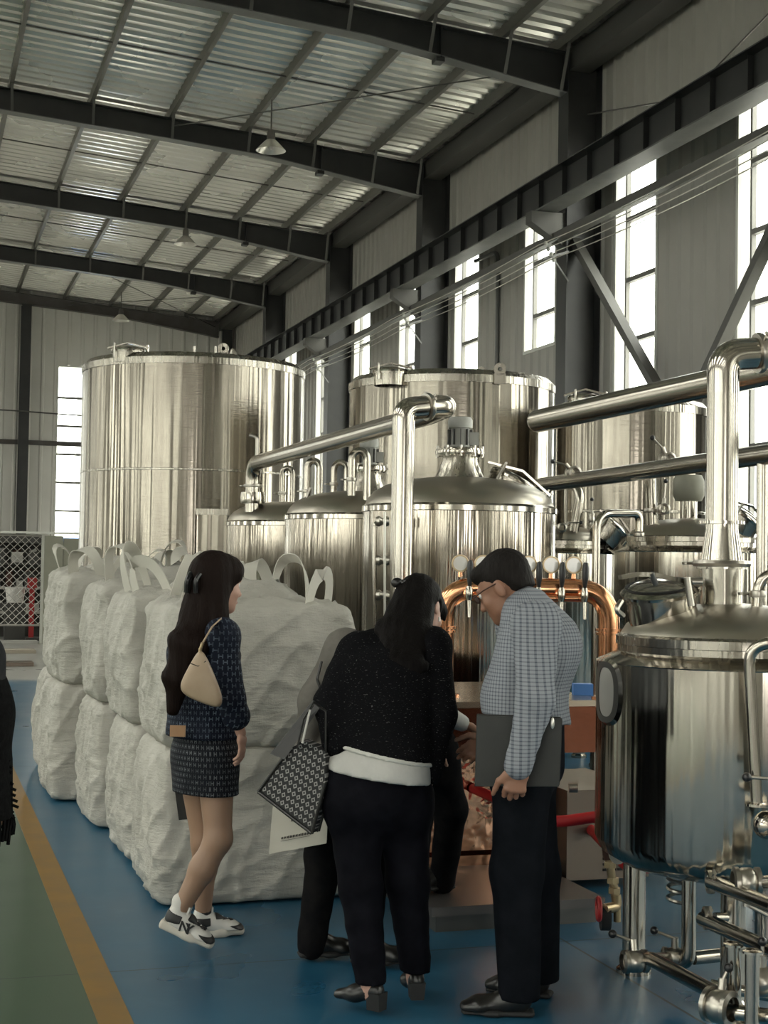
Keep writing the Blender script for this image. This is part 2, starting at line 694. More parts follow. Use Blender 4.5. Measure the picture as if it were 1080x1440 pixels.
# ---- ribbed cladding
def ribbed(y0, y1, z0, z1, X, pitch=.3, depth=.028, axis='y', inward=-1, top=None):
    """upright ribbed sheet; top(y) may slope"""
    ys = []
    k0 = math.floor(y0 / pitch)
    k = k0
    while k * pitch < y1:
        b = k * pitch
        for off, dd in ((0, 0), (.035, depth), (.085, depth), (.12, 0)):
            ys.append((b + off, dd))
        k += 1
    ys = [(y, d) for y, d in ys if y0 < y < y1]
    ys = [(y0, 0)] + ys + [(y1, 0)]
    vs, fs = [], []
    for y, d in ys:
        zt = top(y) if top else z1
        if axis == 'y':
            vs += [(X + inward * d, y, z0), (X + inward * d, y, zt)]
        else:
            vs += [(y, X + inward * d, z0), (y, X + inward * d, zt)]
    for i in range(len(ys) - 1):
        fs.append((2 * i, 2 * i + 2, 2 * i + 3, 2 * i + 1))
    return vs, fs


ZT = 7.35          # window heads
TRANS = [6.2, 5.4, 4.6, 3.8, 3.0, 2.1]


def window_unit(n, side_x, yc, w, z0, z1, axis='y', full=True, out=1):
    """framed strip window: reveal, transoms and one pane between each pair of bars"""
    root = struct('window_%d' % n, (side_x, yc, z0) if axis == 'y' else (yc, side_x, z0))
    root['label'], root['category'] = 'tall narrow daylight window with horizontal bars in a metal clad wall', 'window'

    def b(mb, a0, a1, d0, d1, c0, c1):
        lo, hi = min(d0, d1), max(d0, d1)
        if axis == 'y':
            mb.box((side_x + lo, a0, c0), (side_x + hi, a1, c1))
        else:
            mb.box((a0, side_x + lo, c0), (a1, side_x + hi, c1))
    h = w / 2
    f = MB()
    b(f, yc - h, yc - h + .05, -.02 * out, .2 * out, z0, z1)
    b(f, yc + h - .05, yc + h, -.02 * out, .2 * out, z0, z1)
    b(f, yc - h + .05, yc + h - .05, -.02 * out, .2 * out, z1 - .05, z1)
    b(f, yc - h + .05, yc + h - .05, -.02 * out, .2 * out, z0, z0 + .05)
    f.build('window_frame', 'window_frame', root)
    zs = [z for z in TRANS if z0 + .2 < z < z1 - .2]
    if full:
        b2 = MB()
        b(b2, yc + h - .21, yc + h - .17, .06 * out, .12 * out, z0 + .05, z1 - .05)
        b2.build('mullion', 'window_bar', root)
        for z in zs:
            b3 = MB()
            b(b3, yc - h + .05, yc + h - .21, .05 * out, .13 * out, z - .03, z + .03)
            b3.build('transom', 'window_bar', root)
        ed = [z0 + .05] + [q for z in sorted(zs) for q in (z - .03, z + .03)] + [z1 - .05]
        for za, zb_ in zip(ed[::2], ed[1::2]):
            p = MB()
            b(p, yc - h + .05, yc + h - .05, .085 * out, .093 * out, za, zb_)
            p.build('pane', 'window_glass', root)
    else:
        p = MB()
        b(p, yc - h + .05, yc + h - .05, .085 * out, .093 * out, z0 + .05, z1 - .05)
        p.build('pane', 'window_glass', root)
    if axis == 'y':
        portal(side_x + .1 * out, yc, (z0 + z1) / 2, w - .1, z1 - z0, (-out, 0, 0))
    else:
        portal(yc, side_x + .1 * out, (z0 + z1) / 2, w - .1, z1 - z0, (0, -out, 0))


WN = [0]
PL = 1.15      # plinth height


def clad_wall(name, X, wins, inward, matname, full, thick):
    root = struct(name, (X, 15, 0))
    z1 = zr(X) + .12
    q = (0, .12) if inward < 0 else (-.12, 0)
    pl = MB()
    pl.box((X + (-.02 if inward < 0 else -.2), YR, 0), (X + (.2 if inward < 0 else .02), YB, PL))
    pl.build('plinth', 'plinth', root)
    edges = [YR]
    for yc, w, z0 in wins:
        edges += [yc - w / 2, yc + w / 2]
    edges.append(YB)
    for a, b_ in zip(edges[::2], edges[1::2]):
        if b_ - a > .02:
            MB().add(*ribbed(a, b_, PL, z1, X, inward=inward)).build('cladding_panel', matname, root, smooth=20)
    for yc, w, z0 in wins:
        WN[0] += 1
        MB().add(*ribbed(yc - w / 2, yc + w / 2, ZT, z1, X, inward=inward)).build('cladding_panel', matname, root, smooth=20)
        if z0 > PL + .05:
            MB().add(*ribbed(yc - w / 2, yc + w / 2, PL, z0, X, inward=inward)).build('cladding_panel', matname, root, smooth=20)
        window_unit(WN[0], X, yc, w, z0, ZT, full=full(yc), out=-inward)
    return root


wins = []
for k in range(-14, 9):
    yc = 17.08 + 3.06 * k
    if not (YR + 1 < yc < YB - 1):
        continue
    wins.append((yc, 1.2, 4.84 if k == 1 else PL))
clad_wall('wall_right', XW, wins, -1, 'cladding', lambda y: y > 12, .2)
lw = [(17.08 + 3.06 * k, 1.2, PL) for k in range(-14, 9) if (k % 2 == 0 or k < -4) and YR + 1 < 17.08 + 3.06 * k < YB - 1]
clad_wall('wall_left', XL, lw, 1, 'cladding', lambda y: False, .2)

# ---- gable wall at the far end
root = struct('wall_back', (0, YB, 0))
pl = MB()
pl.box((XL, YB - .02, 0), (XW, YB + .2, PL))
pl.build('plinth', 'plinth', root)
bw = [(-9.5, 1.25), (-4.6, 1.25), (4.32, 1.25)]
e = [XL] + [q for c, w in bw for q in (c - w / 2, c + w / 2)] + [XW]
for a, b_ in zip(e[::2], e[1::2]):
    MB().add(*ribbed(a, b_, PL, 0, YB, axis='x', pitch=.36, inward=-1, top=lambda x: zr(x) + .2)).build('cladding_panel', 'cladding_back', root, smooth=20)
for c, w in bw:
    WN[0] += 1
    MB().add(*ribbed(c - w / 2, c + w / 2, 7.12, 0, YB, axis='x', pitch=.36, inward=-1, top=lambda x: zr(x) + .2)).build('cladding_panel', 'cladding_back', root, smooth=20)
    window_unit(WN[0], YB, c, w, PL, 7.12, axis='x', full=c > 0)

# ---- gable behind the camera with its open lorry door
root = struct('wall_front', (0, YR, 0))
for a, b_, z0 in ((XL, -5.5, 0), (-5.5, -1.0, 4.6), (-1.0, XW, 0)):
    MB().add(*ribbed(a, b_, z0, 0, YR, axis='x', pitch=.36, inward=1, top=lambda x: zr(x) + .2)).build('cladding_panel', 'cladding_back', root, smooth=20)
portal(-3.25, YR - .05, 2.3, 4.5, 4.6, (0, 1, 0))

# ---- roof sheets: ribs run down the slope
ys = []
k = math.floor(YR / .27)
while k * .27 < YB:
    for off, d in ((0, 0), (.04, -.042), (.11, -.042), (.15, 0)):
        ys.append((k * .27 + off, d))
    k += 1
vs, fs = [], []
xs = [XL - .1, -12.5, -5.0, RIDGE, XW + .1]
ADDED_SKYLIGHTS = [(Y + 3.0 - .8, Y + 3.0 + .8) for Y in [FR[0] - 6] + FR[:-1]]
for y, d in ys:
    for x in xs:
        vs.append((x, y, zr(x) + .185 + d))
for i in range(len(ys) - 1):
    for j in range(4):
        if j == 1 and any(q0 < ys[i][0] < q1 for q0, q1 in ADDED_SKYLIGHTS):
            continue
        a = 5 * i + j
        fs.append((a, a + 1, a + 6, a + 5))
MB().add(vs, fs).build('ceiling', 'roof_foil', origin=(0, 15, 8.5), smooth=0, kind='structure')


for q0, q1 in ADDED_SKYLIGHTS:  # skylights added on the unseen slope for ambient light, numbered along with the windows
    WN[0] += 1
    sk = MB()
    za, zb_ = zr(-12.5) + .2, zr(-5.0) + .2
    sk.add([(-12.5, q0, za), (-5.0, q0, zb_), (-5.0, q1 + .2, zb_), (-12.5, q1 + .2, za)], [(0, 1, 2, 3)])
    sk.build('window_%d' % WN[0], 'window_glass', kind='structure')
    portal(-8.75, (q0 + q1) / 2, (za + zb_) / 2 + .02, 7.5, q1 - q0, (0, 0, -1))


# ---- portal frames
def haunch(x):
    """rafter depth"""
    d = XC - (x if x > RIDGE else 2 * RIDGE - x)
    return .34 + .21 * max(0, 1 - d / 2.7) + (.06 * min(1, max(0, d - 4) / 6))


def rafter(Y, thin=1.0):
    w = MB()
    fl_b, fl_t = MB(), MB()
    xs = np.concatenate([np.linspace(XC + .02, XC - 2.8, 6), np.linspace(XC - 4.5, RIDGE, 6)])
    xs = list(xs) + [2 * RIDGE - x for x in reversed(xs[:-1])]
    vs, fs = [], []
    bt, tp = [], []
    for x in xs:
        b, t_ = zr(x) - haunch(x) * thin, zr(x)
        vs += [(x, Y - .005, b), (x, Y - .005, t_), (x, Y + .005, t_), (x, Y + .005, b)]
        bt.append((x, Y, b))
        tp.append((x, Y, t_ - .006))
    for i in range(len(xs) - 1):
        for k_ in range(4):
            a, c = 4 * i + k_, 4 * i + (k_ + 1) % 4
            fs.append((a, c, c + 4, a + 4))
    w.add(vs, fs)
    fl_b.ribbon(bt, (0, 1, 0), .22, .014)
    fl_t.ribbon(tp, (0, 1, 0), .22, .014)
    return w, fl_b, fl_t


PURL = [8.12, 7.3, 6.24, 5.12, 3.84, 2.55, 1.27, 0.0, -1.3, -2.6]
PURL += [2 * RIDGE - x for x in PURL]
RL = {18: 'dark steel rafter meeting the column with the sloping wall brace', 24: 'dark steel rafter just beyond the lowest pendant lamp', 30: 'dark steel rafter before the small lamp tucked under the roof', 36: 'dark steel rafter, last one before the gable wall'}
for i, Y in enumerate(FR):
    nb = 'rafter'
    root = thing('roof_rafter', RL.get(round(Y), 'dark painted steel rafter spanning the hall under the purlins'), 'rafter', (XC, Y, zr(XC)), 'rafters of the roof frames')
    w, b_, t_ = rafter(Y)
    w.build('web', 'frame_paint', root)
    b_.build('bottom_flange', 'flange_paint', root)
    t_.build('top_flange', 'frame_paint', root)
    if Y > 14:
        for x in PURL:
            if x < -1:
                continue
            MB().bar((x + .03, Y - .1, zr(x) - haunch(x)), (x, Y - .42, zr(x) + .04), .045, .006, (1, 0, 0)).build('fly_brace', 'brace_paint', root)
        st = MB().box((6.42, Y - .11, zr(6.42) - haunch(6.42) - .02), (6.435, Y + .11, zr(6.42)))
        st.box((6.36, Y - .09, zr(6.42) - haunch(6.42) - .07), (6.48, Y + .09, zr(6.42) - haunch(6.42) - .015))
        st.build('splice_plate', 'frame_paint', root)

# gable rafter
root = thing('roof_rafter', 'slender brown rafter along the top of the ribbed gable wall', 'rafter', (XC, YB - .2, zr(XC)))
w, b_, t_ = rafter(YB - .2, .8)
w.build('web', 'frame_rusty', root)
b_.build('bottom_flange', 'frame_rusty', root)
t_.build('top_flange', 'frame_rusty', root)

for x in PURL:
    zz = zr(x)
    p = MB()
    y0, y1 = YR, YB
    p.box((x - .03, y0, zz + .005), (x - .024, y1, zz + .165))
    p.box((x - .024, y0, zz + .005), (x + .035, y1, zz + .012))
    p.box((x - .024, y0, zz + .158), (x + .035, y1, zz + .165))
    o = p.build('roof_purlin', 'purlin_paint', origin=(x, 15, zz), smooth=0)
    tag(o, 'long steel purlin carrying the ribbed roof sheets', 'purlin', 'roof purlins')

# gutter-side eaves beam over the columns
p = MB().box((8.30, YR, zr(8.5) - .20), (8.34, YB, zr(8.5) + .10)).box((8.34, YR, zr(8.5) - .20), (8.62, YB, zr(8.5) - .18))
p.box((8.5, YR, zr(8.5) - .12), (8.70, YB, zr(8.5) + .14))
tag(p.build('eaves_beam', 'brace_paint', origin=(8.45, 15, 8.2), smooth=0), 'folded metal eaves beam along the top of the window wall', 'beam')

# sag rods between purlins at the middle of each bay
for Y in (21.25, 27.2, 33.2):
    vis = [x for x in PURL if x > -3]
    o = MB()
    pts = [(x, Y, zr(x) + .03) for x in (8.12, -2.6)]
    o.tube([np.array(p_) for p_ in pts], .012, 6)
    tag(o.build('sag_rod', 'frame_rusty'), 'thin rod tying the roof purlins together across a bay', 'rod', 'sag rods under the roof')

# roof bracing rods
for a, b_ in (((8.1, 18.3, 8.42), (3.9, 24.1, 8.8)), ((3.9, 36.3, 8.75), (8.1, 42.0, 8.4)), ((8.1, 36.3, 8.4), (3.9, 42.0, 8.75)), ((8.1, 12.4, 8.42), (3.9, 18.1, 8.8))):
    tag(MB().tube([np.array(a), np.array(b_)], .011, 6).build('brace_rod', 'brace_paint'), 'thin diagonal bracing rod between two rafters', 'rod', 'bracing rods under the roof')


# ---- columns
def column(Y, mt='frame_paint'):
    root = thing('steel_column', 'dark steel column with a bracket under the crane beam', 'column', (XC + .25, Y, 0), 'columns of the window wall')
    MB().box((XC, Y - .16, 0), (XC + .014, Y + .16, zr(XC))).build('inner_flange', mt, root)
    MB().box((XC + .014, Y - .006, 0), (XC + .486, Y + .006, zr(XC))).build('web', mt, root)
    MB().box((XC + .486, Y - .16, 0), (XC + .5, Y + .16, zr(8.7))).build('outer_flange', mt, root)
    br = MB()
    vs = [(XC, Y - .1, 6.39), (XC, Y - .1, 5.94), (7.74, Y - .1, 6.24), (7.74, Y - .1, 6.39)]
    vs += [(x, Y + .1, z) for x, _, z in vs]
    br.add(vs, [(0, 1, 2, 3), (7, 6, 5, 4), (0, 4, 5, 1), (1, 5, 6, 2), (2, 6, 7, 3), (3, 7, 4, 0)])
    br.build('crane_bracket', 'brace_paint', root)
    MB().box((XC + .02, Y - .3, 0), (XC + .48, Y - .29, .02)).box((XC - .1, Y - .25, 0), (XC + .52, Y + .25, .025)).build('base_plate', mt, root)
    return root


c0 = column(FR[0])
for Y in FR[1:]:
    copy_thing(c0, (0, Y - FR[0], 0))
root = thing('steel_column', 'slim corner post beside the gable wall and window wall', 'column', (XC + .25, YB - .2, 0))
MB().box((XC + .1, YB - .35, 0), (XC + .4, YB - .34, 8.4)).build('flange', 'frame_paint', root)
MB().box((XC + .24, YB - .34, 0), (XC + .26, YB - .05, 8.4)).build('web', 'frame_paint', root)
# opposite wall columns (seen in reflections)
for Y in FR:
    root = thing('steel_column', 'dark steel column standing against the opposite clad wall', 'column', (XL + .28, Y, 0), 'columns of the opposite wall')
    MB().box((XL + .03, Y - .15, 0), (XL + .5, Y + .15, zr(XL))).build('shaft', 'frame_paint', root)
# gable column with girts
for x in (2.8, -3.2, -9.2):
    root = thing('steel_column', 'dark wind column standing against the ribbed gable wall', 'column', (x, YB - .2, 0), 'wind columns of the gable wall')
    MB().box((x - .13, YB - .42, 0), (x + .13, YB - .41, zr(x) - .3)).build('flange', 'frame_paint', root)
    MB().box((x - .006, YB - .41, 0), (x + .006, YB - .05, zr(x) - .3)).build('web', 'frame_paint', root)
    MB().box((x - .13, YB - .05, 0), (x + .13, YB - .04, zr(x) - .3)).build('rear_flange', 'frame_paint', root)
for a, b_ in ((-3.07, 2.66), (2.94, 8.3)):
    tag(MB().box((a, YB - .12, 4.82), (b_, YB - .04, 4.95)).build('wall_girt', 'frame_rusty'), 'horizontal steel girt bolted along the gable wall', 'girt', 'girts of the gable wall')
tag(MB().tube([np.array((-3.0, YB - .5, 5.78)), np.array((2.6, YB - .45, 5.72)), np.array((8.3, YB - .5, 5.55))], .022, 6).build('conduit_line', 'brace_paint'), 'thin conduit crossing the gable wall and its window', 'pipe')

# ---- crane runway beam
XR = 7.97
root = thing('crane_runway_beam', 'deep steel crane runway beam running along the window wall', 'beam', (XR, 15, 6.410))
y0, y1 = -6.0, 39.0
MB().box((XR - .006, y0, 6.420), (XR + .006, y1, 6.840)).build('web', 'frame_paint', root)
MB().box((XR - .15, y0, 6.840), (XR + .15, y1, 6.855)).build('top_flange', 'frame_paint', root)
MB().box((XR - .15, y0, 6.395), (XR + .15, y1, 6.415)).build('bottom_flange', 'flange_paint', root)
MB().box((XR - .03, y0, 6.856), (XR + .03, y1, 6.920)).build('crane_rail', 'frame_rusty', root)
sm = MB().box((XR - .075, -.004, 6.416), (XR - .007, .004, 6.839)).mesh('stiffener', 'frame_paint', (XR, 0, 6.410), 0)
y = 7.0
while y < 38.5:
    o = bpy.data.objects.new('stiffener', sm)
    COL.objects.link(o)
    o.parent = root
    o.location = (0, y - 15, 0)
    y += .75
# busbar pipe and trolley wires below the beam
def ywire(u0, v0, X):
    return onx(u0, v0, X)
a, b_ = onx(1080, 188, 8.16), onx(560, 447, 8.16)
zc = (a[2] + b_[2]) / 2
tag(MB().box((8.06, 6, zc - .05), (8.2, 41, zc + .05)).build('cable_tray', 'brace_paint', smooth=0), 'narrow cable tray running along the columns below the crane beam', 'tray')
for k, (dz, dx) in enumerate(((.0, .0), (-.07, .04), (-.14, .08), (-.21, .12))):
    pts = []
    for s in np.linspace(0, 1, 43):
        Y = 6 + 34 * s
        ph = ((Y - 18.22) / 6.0) % 1.0
        pts.append(np.array([7.86 + dx, Y, zc - .12 + dz - .06 * 4 * ph * (1 - ph)]))
    tag(MB().tube(pts, .007, 5).build('trolley_wire', 'lamp_metal'), 'thin bare trolley wire strung below the crane beam', 'wire', 'trolley wires')
for Y in FR[4:11]:
    root = thing('wire_bracket', 'small light bracket with insulators holding trolley wires at a column', 'bracket', (8.1, Y - .3, zc - .4), 'trolley wire brackets')
    MB().bar((8.22, Y - .25, zc - .22), (7.82, Y - .3, zc - .36), .03, .01).build('arm', 'flange_paint', root)
    MB().bar((8.22, Y - .25, zc - .62), (7.95, Y - .3, zc - .31), .022, .01).build('strut', 'flange_paint', root)
    for k in range(4):
        MB().lathe([(0, 0), (.018, 0), (.03, .03), (.018, .06), (0, .06)], 8, (7.86 + .04 * k, Y - .3, zc - .18 - .07 * k + .0)).build('insulator', 'motor_grey', root)

# diagonal wall braces in the bay beside the nearest visible column
p1, p2, p3, p4 = onx(812, 345, 8.42), onx(928, 552, 8.42), onx(1085, 330, 8.42), onx(985, 545, 8.42)
for a, b_, lab in ((p1, p2, 'square steel brace sloping down from the column towards the vapour pipe'), (p3, p4, 'square steel brace rising past the tall window behind the vapour pipe elbow')):
    d = nrm(b_ - a)
    if a[1] < 16:
        a = a - d * ((a[1] - 12.42) / -d[1]) if d[1] < 0 else a - d * ((a[1] - 12.42) / d[1])
    tag(MB().bar(a - d * .1, b_ + d * .42, .13, .1, (1, 0, 0)).build('wall_brace', 'brace_paint'), lab, 'brace')
# upper tie rods above the crane beam
a, k_, b_ = onx(827, 161, 8.5), onx(965, 138, 8.5), onx(1100, 0, 8.5)
tag(MB().tube([a, k_], .012, 6).build('tie_rod', 'frame_rusty'), 'thin tie rod lying almost level above the crane beam', 'rod')
tag(MB().tube([k_, b_], .012, 6).build('tie_rod', 'frame_rusty'), 'thin tie rod climbing steeply from the crane beam to the eaves', 'rod')
# drain pipe on the wall between two windows
a = onx(700, 400, XW - .07)
tag(MB().tube(bend([(XW - .07, a[1] + 1.0, 6.65), (XW - .07, a[1], 6.62), (XW - .07, a[1], 1.2)], .2), .035, 8).build('downpipe', 'steel_dark'), 'thin dark downpipe on the cladding between two windows', 'pipe')


# ---- hanging lamps
def lamp(u, v, Y, vtop, label):
    px = min(PURL, key=lambda q: abs(q - ony(u, v, Y)[0]))
    c = onx(u, v, px)
    root = thing('pendant_lamp', label, 'lamp', (c[0], c[1], c[2] - .1))
    x, y, z = c
    MB().tube([np.array((x, y, z + .2)), np.array((x, y, zr(x) + .02))], .012, 6).build('rod', 'lamp_dark', root)
    MB().lathe([(0, .22), (.05, .22), (.065, .16), (.065, .06), (.10, .04), (.0, .035)], 18, (x, y, z)).build('ballast_housing', 'lamp_dark', root)
    MB().lathe([(.07, .07), (.10, .045), (.20, -.06), (.235, -.10), (.225, -.10), (.19, -.06), (.09, .035), (.065, .05)], 24, (x, y, z)).build('lamp_shade', 'lamp_metal', root)
    MB().ball((x, y, z - .01), .06, 12, (1, 1, 1.4)).build('bulb', 'shoe_white', root)


lamp(381, 203, 21.3, 140, 'metal high bay lamp hanging on a rod, the lowest of the roof lamps')
lamp(261, 337, 33.0, 330, 'small metal high bay lamp tucked up under the roof near a rafter')
lamp(170, 446, 40.0, 400, 'small metal high bay lamp hanging in front of the gable wall')

# ---- outside, seen through the gable window
root = thing('factory_building', 'pale steel framed building outside the gable window', 'building', (9, 66, -.3))
MB().box((6.35, 62, -.3), (7.2, 63, 14)).build('tower_leg', 'outside_steel', root)
MB().box((7.2, 64, -.3), (16, 70, 13)).build('wall', 'outside_wall', root)
MB().bar((6.6, 61.9, 2.5), (9.2, 61.9, 6.2), .35, .2, (0, 0, 1)).build('brace', 'outside_steel', root)
root = thing('blue_shed', 'low shed with a blue sheet roof outside the gable window', 'building', (6, 56, -.3))
MB().box((2, 55, -.3), (12, 59, 1.75)).build('wall', 'outside_wall', root)
vs = [(1.8, 54.8, 1.76), (12.2, 54.8, 1.76), (12.2, 57, 2.5), (1.8, 57, 2.5), (12.2, 59.2, 1.76), (1.8, 59.2, 1.76)]
MB().add(vs, [(0, 1, 2, 3), (3, 2, 4, 5), (0, 3, 5), (1, 4, 2), (0, 5, 4, 1)]).build('roof', 'blue_roof', root)
# ================================================================== TANKS AND PIPEWORK
def dome(r, z, h, n=8, r_in=0.0):
    """dished top: (radius, height) from the rim inwards"""
    out = []
    for i in range(n + 1):
        a = (PI / 2) * i / n
        rr = r * math.cos(a)
        if rr < r_in:
            out.append((r_in, z + h * math.sqrt(max(0, 1 - (r_in / r) ** 2))))
            break
        out.append((rr if i < n else 0, z + h * math.sin(a)))
    return out


def tri_clamp(parent, c, axis, r, name='clamp', wing=True):
    """clamp ring with its wing nut"""
    c, ax = np.asarray(c, float), nrm(axis)
    m_ = MB().lathe([(r * .95, -.014), (r * 1.22, -.012), (r * 1.28, 0), (r * 1.22, .012), (r * .95, .014)], 20, c, ax)
    if wing:
        s = nrm(np.cross(ax, (.3, .5, .9)))
        m_.tube([c + s * r * 1.2, c + s * (r * 1.2 + .045)], .007, 6)
        q = np.cross(ax, s)
        m_.tube([c + s * (r * 1.2 + .03) - q * .018, c + s * (r * 1.2 + .03) + q * .018], .006, 6)
    return m_.build(name, 'steel_cast', parent)


def manway(parent, c, axis, r, h=.1, open_to=None, arm_dir=(1, 0, 0)):
    """round hatch: neck, lid, hinge arm and swing bolts"""
    c, ax = np.asarray(c, float), nrm(axis)
    MB().lathe([(r * .97, -.06), (r, 0), (r, h), (r * 1.06, h), (r * 1.06, h + .015), (r * .9, h + .015)], 32, c, ax).build('manway_neck', 'steel_brushed', parent)
    lid = MB().lathe([(r * 1.08, h + .016), (r * 1.1, h + .03), (r * 1.02, h + .045), (r * .6, h + .065), (0, h + .075)], 32, c, ax).build('manway_lid', 'steel_polished', parent)
    a = np.asarray(arm_dir, float)
    a = nrm(a - ax * np.dot(a, ax))
    q = np.cross(ax, a)
    arm = MB()
    arm.bar(c + ax * (h + .05) - a * r * 1.3, c + ax * (h + .11), .05, .014, q)
    arm.bar(c + ax * (h + .11), c + ax * (h + .06) + a * r * 1.35, .05, .014, q)
    arm.tube([c + ax * (h - .05) + a * r * 1.25, c + ax * (h + .09) + a * r * 1.25], .014, 8)
    arm.build('lid_arm', 'steel_polished', lid)
    for k in (-.9, .9):
        d = a * math.cos(k) * -1 + q * math.sin(k)
        b = MB()
        b.tube([c + ax * (h - .06) + d * r * 1.16, c + ax * (h + .09) + d * r * 1.16], .009, 8)
        b.tube([c + ax * (h + .085) + d * r * 1.16 - q * .03, c + ax * (h + .085) + d * r * 1.16 + q * .03], .008, 6)
        b.build('swing_bolt', 'steel_cast', parent)


def valve(parent, c, axis, r, lever, name='valve'):
    """butterfly valve body with neck and ball lever"""
    c, ax, lv = np.asarray(c, float), nrm(axis), np.asarray(lever, float)
    b = MB().lathe([(r * .9, -.05), (r * 1.3, -.045), (r * 1.3, -.03), (r * 1.05, -.028), (r * 1.25, -.015), (r * 1.25, .015), (r * 1.05, .028), (r * 1.3, .03), (r * 1.3, .045), (r * .9, .05)], 20, c, ax)
    n0 = nrm(lv - ax * np.dot(lv, ax))
    n0 = nrm(n0 + UP * .8)
    b.tube([c + n0 * r, c + n0 * (r + .045)], .014, 10)
    v = b.build(name, 'steel_cast', parent)
    st = c + n0 * (r + .04)
    MB().tube([st, st + lv], .006, 8).build('lever', 'steel_cast', v)
    MB().ball(st + lv, .016, 12).build('lever_knob', 'black_plastic', v)
    return v


def agitator(parent, c, s=1.0, h=1.0):
    """cone neck, clamp ring and gear motor on top of a vessel"""
    x, y, z = c
    MB().lathe([(.165 * s, 0), (.135 * s, .07 * h), (.115 * s, .14 * h), (.11 * s, .19 * h)], 32, c).build('agitator_neck', 'steel_brushed', parent)
    rg = MB().lathe([(.11 * s, .185 * h), (.15 * s, .19 * h), (.155 * s, .215 * h), (.15 * s, .24 * h), (.12 * s, .25 * h), (0, .25 * h)], 32, c).build('clamp_ring', 'steel_polished', parent)
    for k in range(10):
        a = 2 * PI * k / 10
        MB().tube([np.array((x + .145 * s * math.cos(a), y + .145 * s * math.sin(a), z + .18 * h)), np.array((x + .145 * s * math.cos(a), y + .145 * s * math.sin(a), z + .26 * h))], .009, 6).build('bolt', 'steel_cast', rg)
    mo = MB().lathe([(0, .25 * h), (.062 * s, .25 * h), (.062 * s, .40 * h), (0, .40 * h)], 20, c).build('motor', 'motor_grey', parent)
    for k in range(10):
        a = 2 * PI * k / 10
        d = np.array((math.cos(a), math.sin(a), 0))
        MB().bar(np.array(c) + d * .07 * s + UP * .27 * h, np.array(c) + d * .07 * s + UP * .39 * h, .022, .006, d).build('cooling_fin', 'steel_dark', mo)
    MB().lathe([(.0, .40 * h), (.076 * s, .40 * h), (.078 * s, .46 * h), (.066 * s, .485 * h), (0, .49 * h)], 20, c).build('fan_cover', 'motor_grey', mo)
    bx = np.array(c) + CR * .085 * s + UP * .32 * h
    MB().obox(bx, CR * .03 * s, CF * .03 * s, UP * .04 * s).build('terminal_box', 'motor_grey', mo)


def legs(parent, cx, cy, R, z, n=4, r=.06, a0=.6):
    for k in range(n):
        a = a0 + 2 * PI * k / n
        p = np.array((cx + R * .78 * math.cos(a), cy + R * .78 * math.sin(a), 0))
        lg = MB().tube([p + UP * .03, p + UP * (z + .1)], r, 18).build('leg', 'steel_pipe', parent)
        MB().lathe([(0, 0), (r * 1.35, 0), (r * 1.35, .02), (r * .8, .045), (0, .045)], 18, p).build('foot', 'steel_polished', lg)


# ---- the three brewing vessels in a row
def vessel(uc, D, label, R=.617, zb=.45, zs=1.955):
    c = at(uc, 760, D)
    cx, cy = c[0], c[1]
    root = thing('brewing_vessel', label, 'tank', (cx, cy, 0))
    MB().lathe([(0, zb - .12), (R * .5, zb - .09), (R * .96, zb), (R, zb + .06), (R, zs)], 72, (cx, cy, 0)).build('shell', 'steel_vessel', root)
    MB().lathe([(R, zs), (R + .012, zs + .004), (R + .012, zs + .035), (R * .985, zs + .05)], 72, (cx, cy, 0)).build('rim_band', 'steel_polished', root)
    d = [(R * .985, zs + .05), (R * .955, zs + .09), (R * .89, zs + .135), (R * .78, zs + .175), (R * .6, zs + .208), (R * .36, zs + .228), (0, zs + .235)]
    MB().lathe(d, 72, (cx, cy, 0)).build('dome', 'steel_dome', root)
    legs(root, cx, cy, R, zb - .06)
    return root, cx, cy, zs


V1, x1, y1_, zs = vessel(645, 9.5, 'polished brewing vessel with a tall gear motor, between the goosenecks and tap tower')
agitator(V1, (x1, y1_, zs + .215), 1.03, .84)
mw = np.array((x1, y1_, 0)) + CR * .33 - CF * .02 + UP * (zs + .15)
manway(V1, mw, nrm(UP + CR * .55), .17, .04, arm_dir=CR)
# level glass on the vessel wall
pa, pb = at(527, 712, 8.85), at(527, 870, 8.85)
sg = MB().tube(bend([at(540, 733, 8.88), at(527, 735, 8.84), at(526, 880, 8.84)], .05), .015, 10).build('sight_pipe', 'steel_pipe', V1)
for vv in (733, 788, 837):
    q = at(538, vv, 8.84)
    MB().lathe([(0, -.04), (.025, -.04), (.033, -.02), (.02, 0), (.033, .02), (.025, .04), (0, .04)], 12, q, CR).build('fitting', 'steel_cast', sg)
MB().tube([at(541, 720, 8.8), at(541, 870, 8.8)], .008, 8).build('gauge_glass', 'lamp_metal', sg)
MB().tube([at(575, 668, 9.2), at(577, 598, 9.2)], .028, 12).build('vent_pipe', 'steel_pipe', V1)

V2, x2, y2, _ = vessel(512, 11.5, 'polished brewing vessel with gooseneck pipes on its dome, standing second in the row')
agitator(V2, (x2 + .03, y2, zs + .215), .98, .9)
V3, x3, y3, _ = vessel(412, 13.7, 'polished brewing vessel at the end of its row beside the wrapped storage tank')


def gooseneck(root, u0, u1, vtop, vb0, vb1, D, r):
    a, b = at(u0, vb0, D), at(u1, vb1, D)
    zt = at((u0 + u1) / 2, vtop, D)[2]
    m_ = (a + b) / 2
    R_ = np.linalg.norm((b - a)[:2]) / 2
    pts = [a]
    for i in range(13):
        th = PI * i / 12
        p = m_ + (a - m_) * math.cos(th)
        pts.append(np.array((p[0], p[1], zt - R_ * 1.2 + R_ * 1.2 * math.sin(th))))
    pts.append(b)
    g = MB().tube(pts, r, 12).build('gooseneck', 'steel_pipe', root)
    tri_clamp(g, a + UP * .12, UP, r * 1.1)


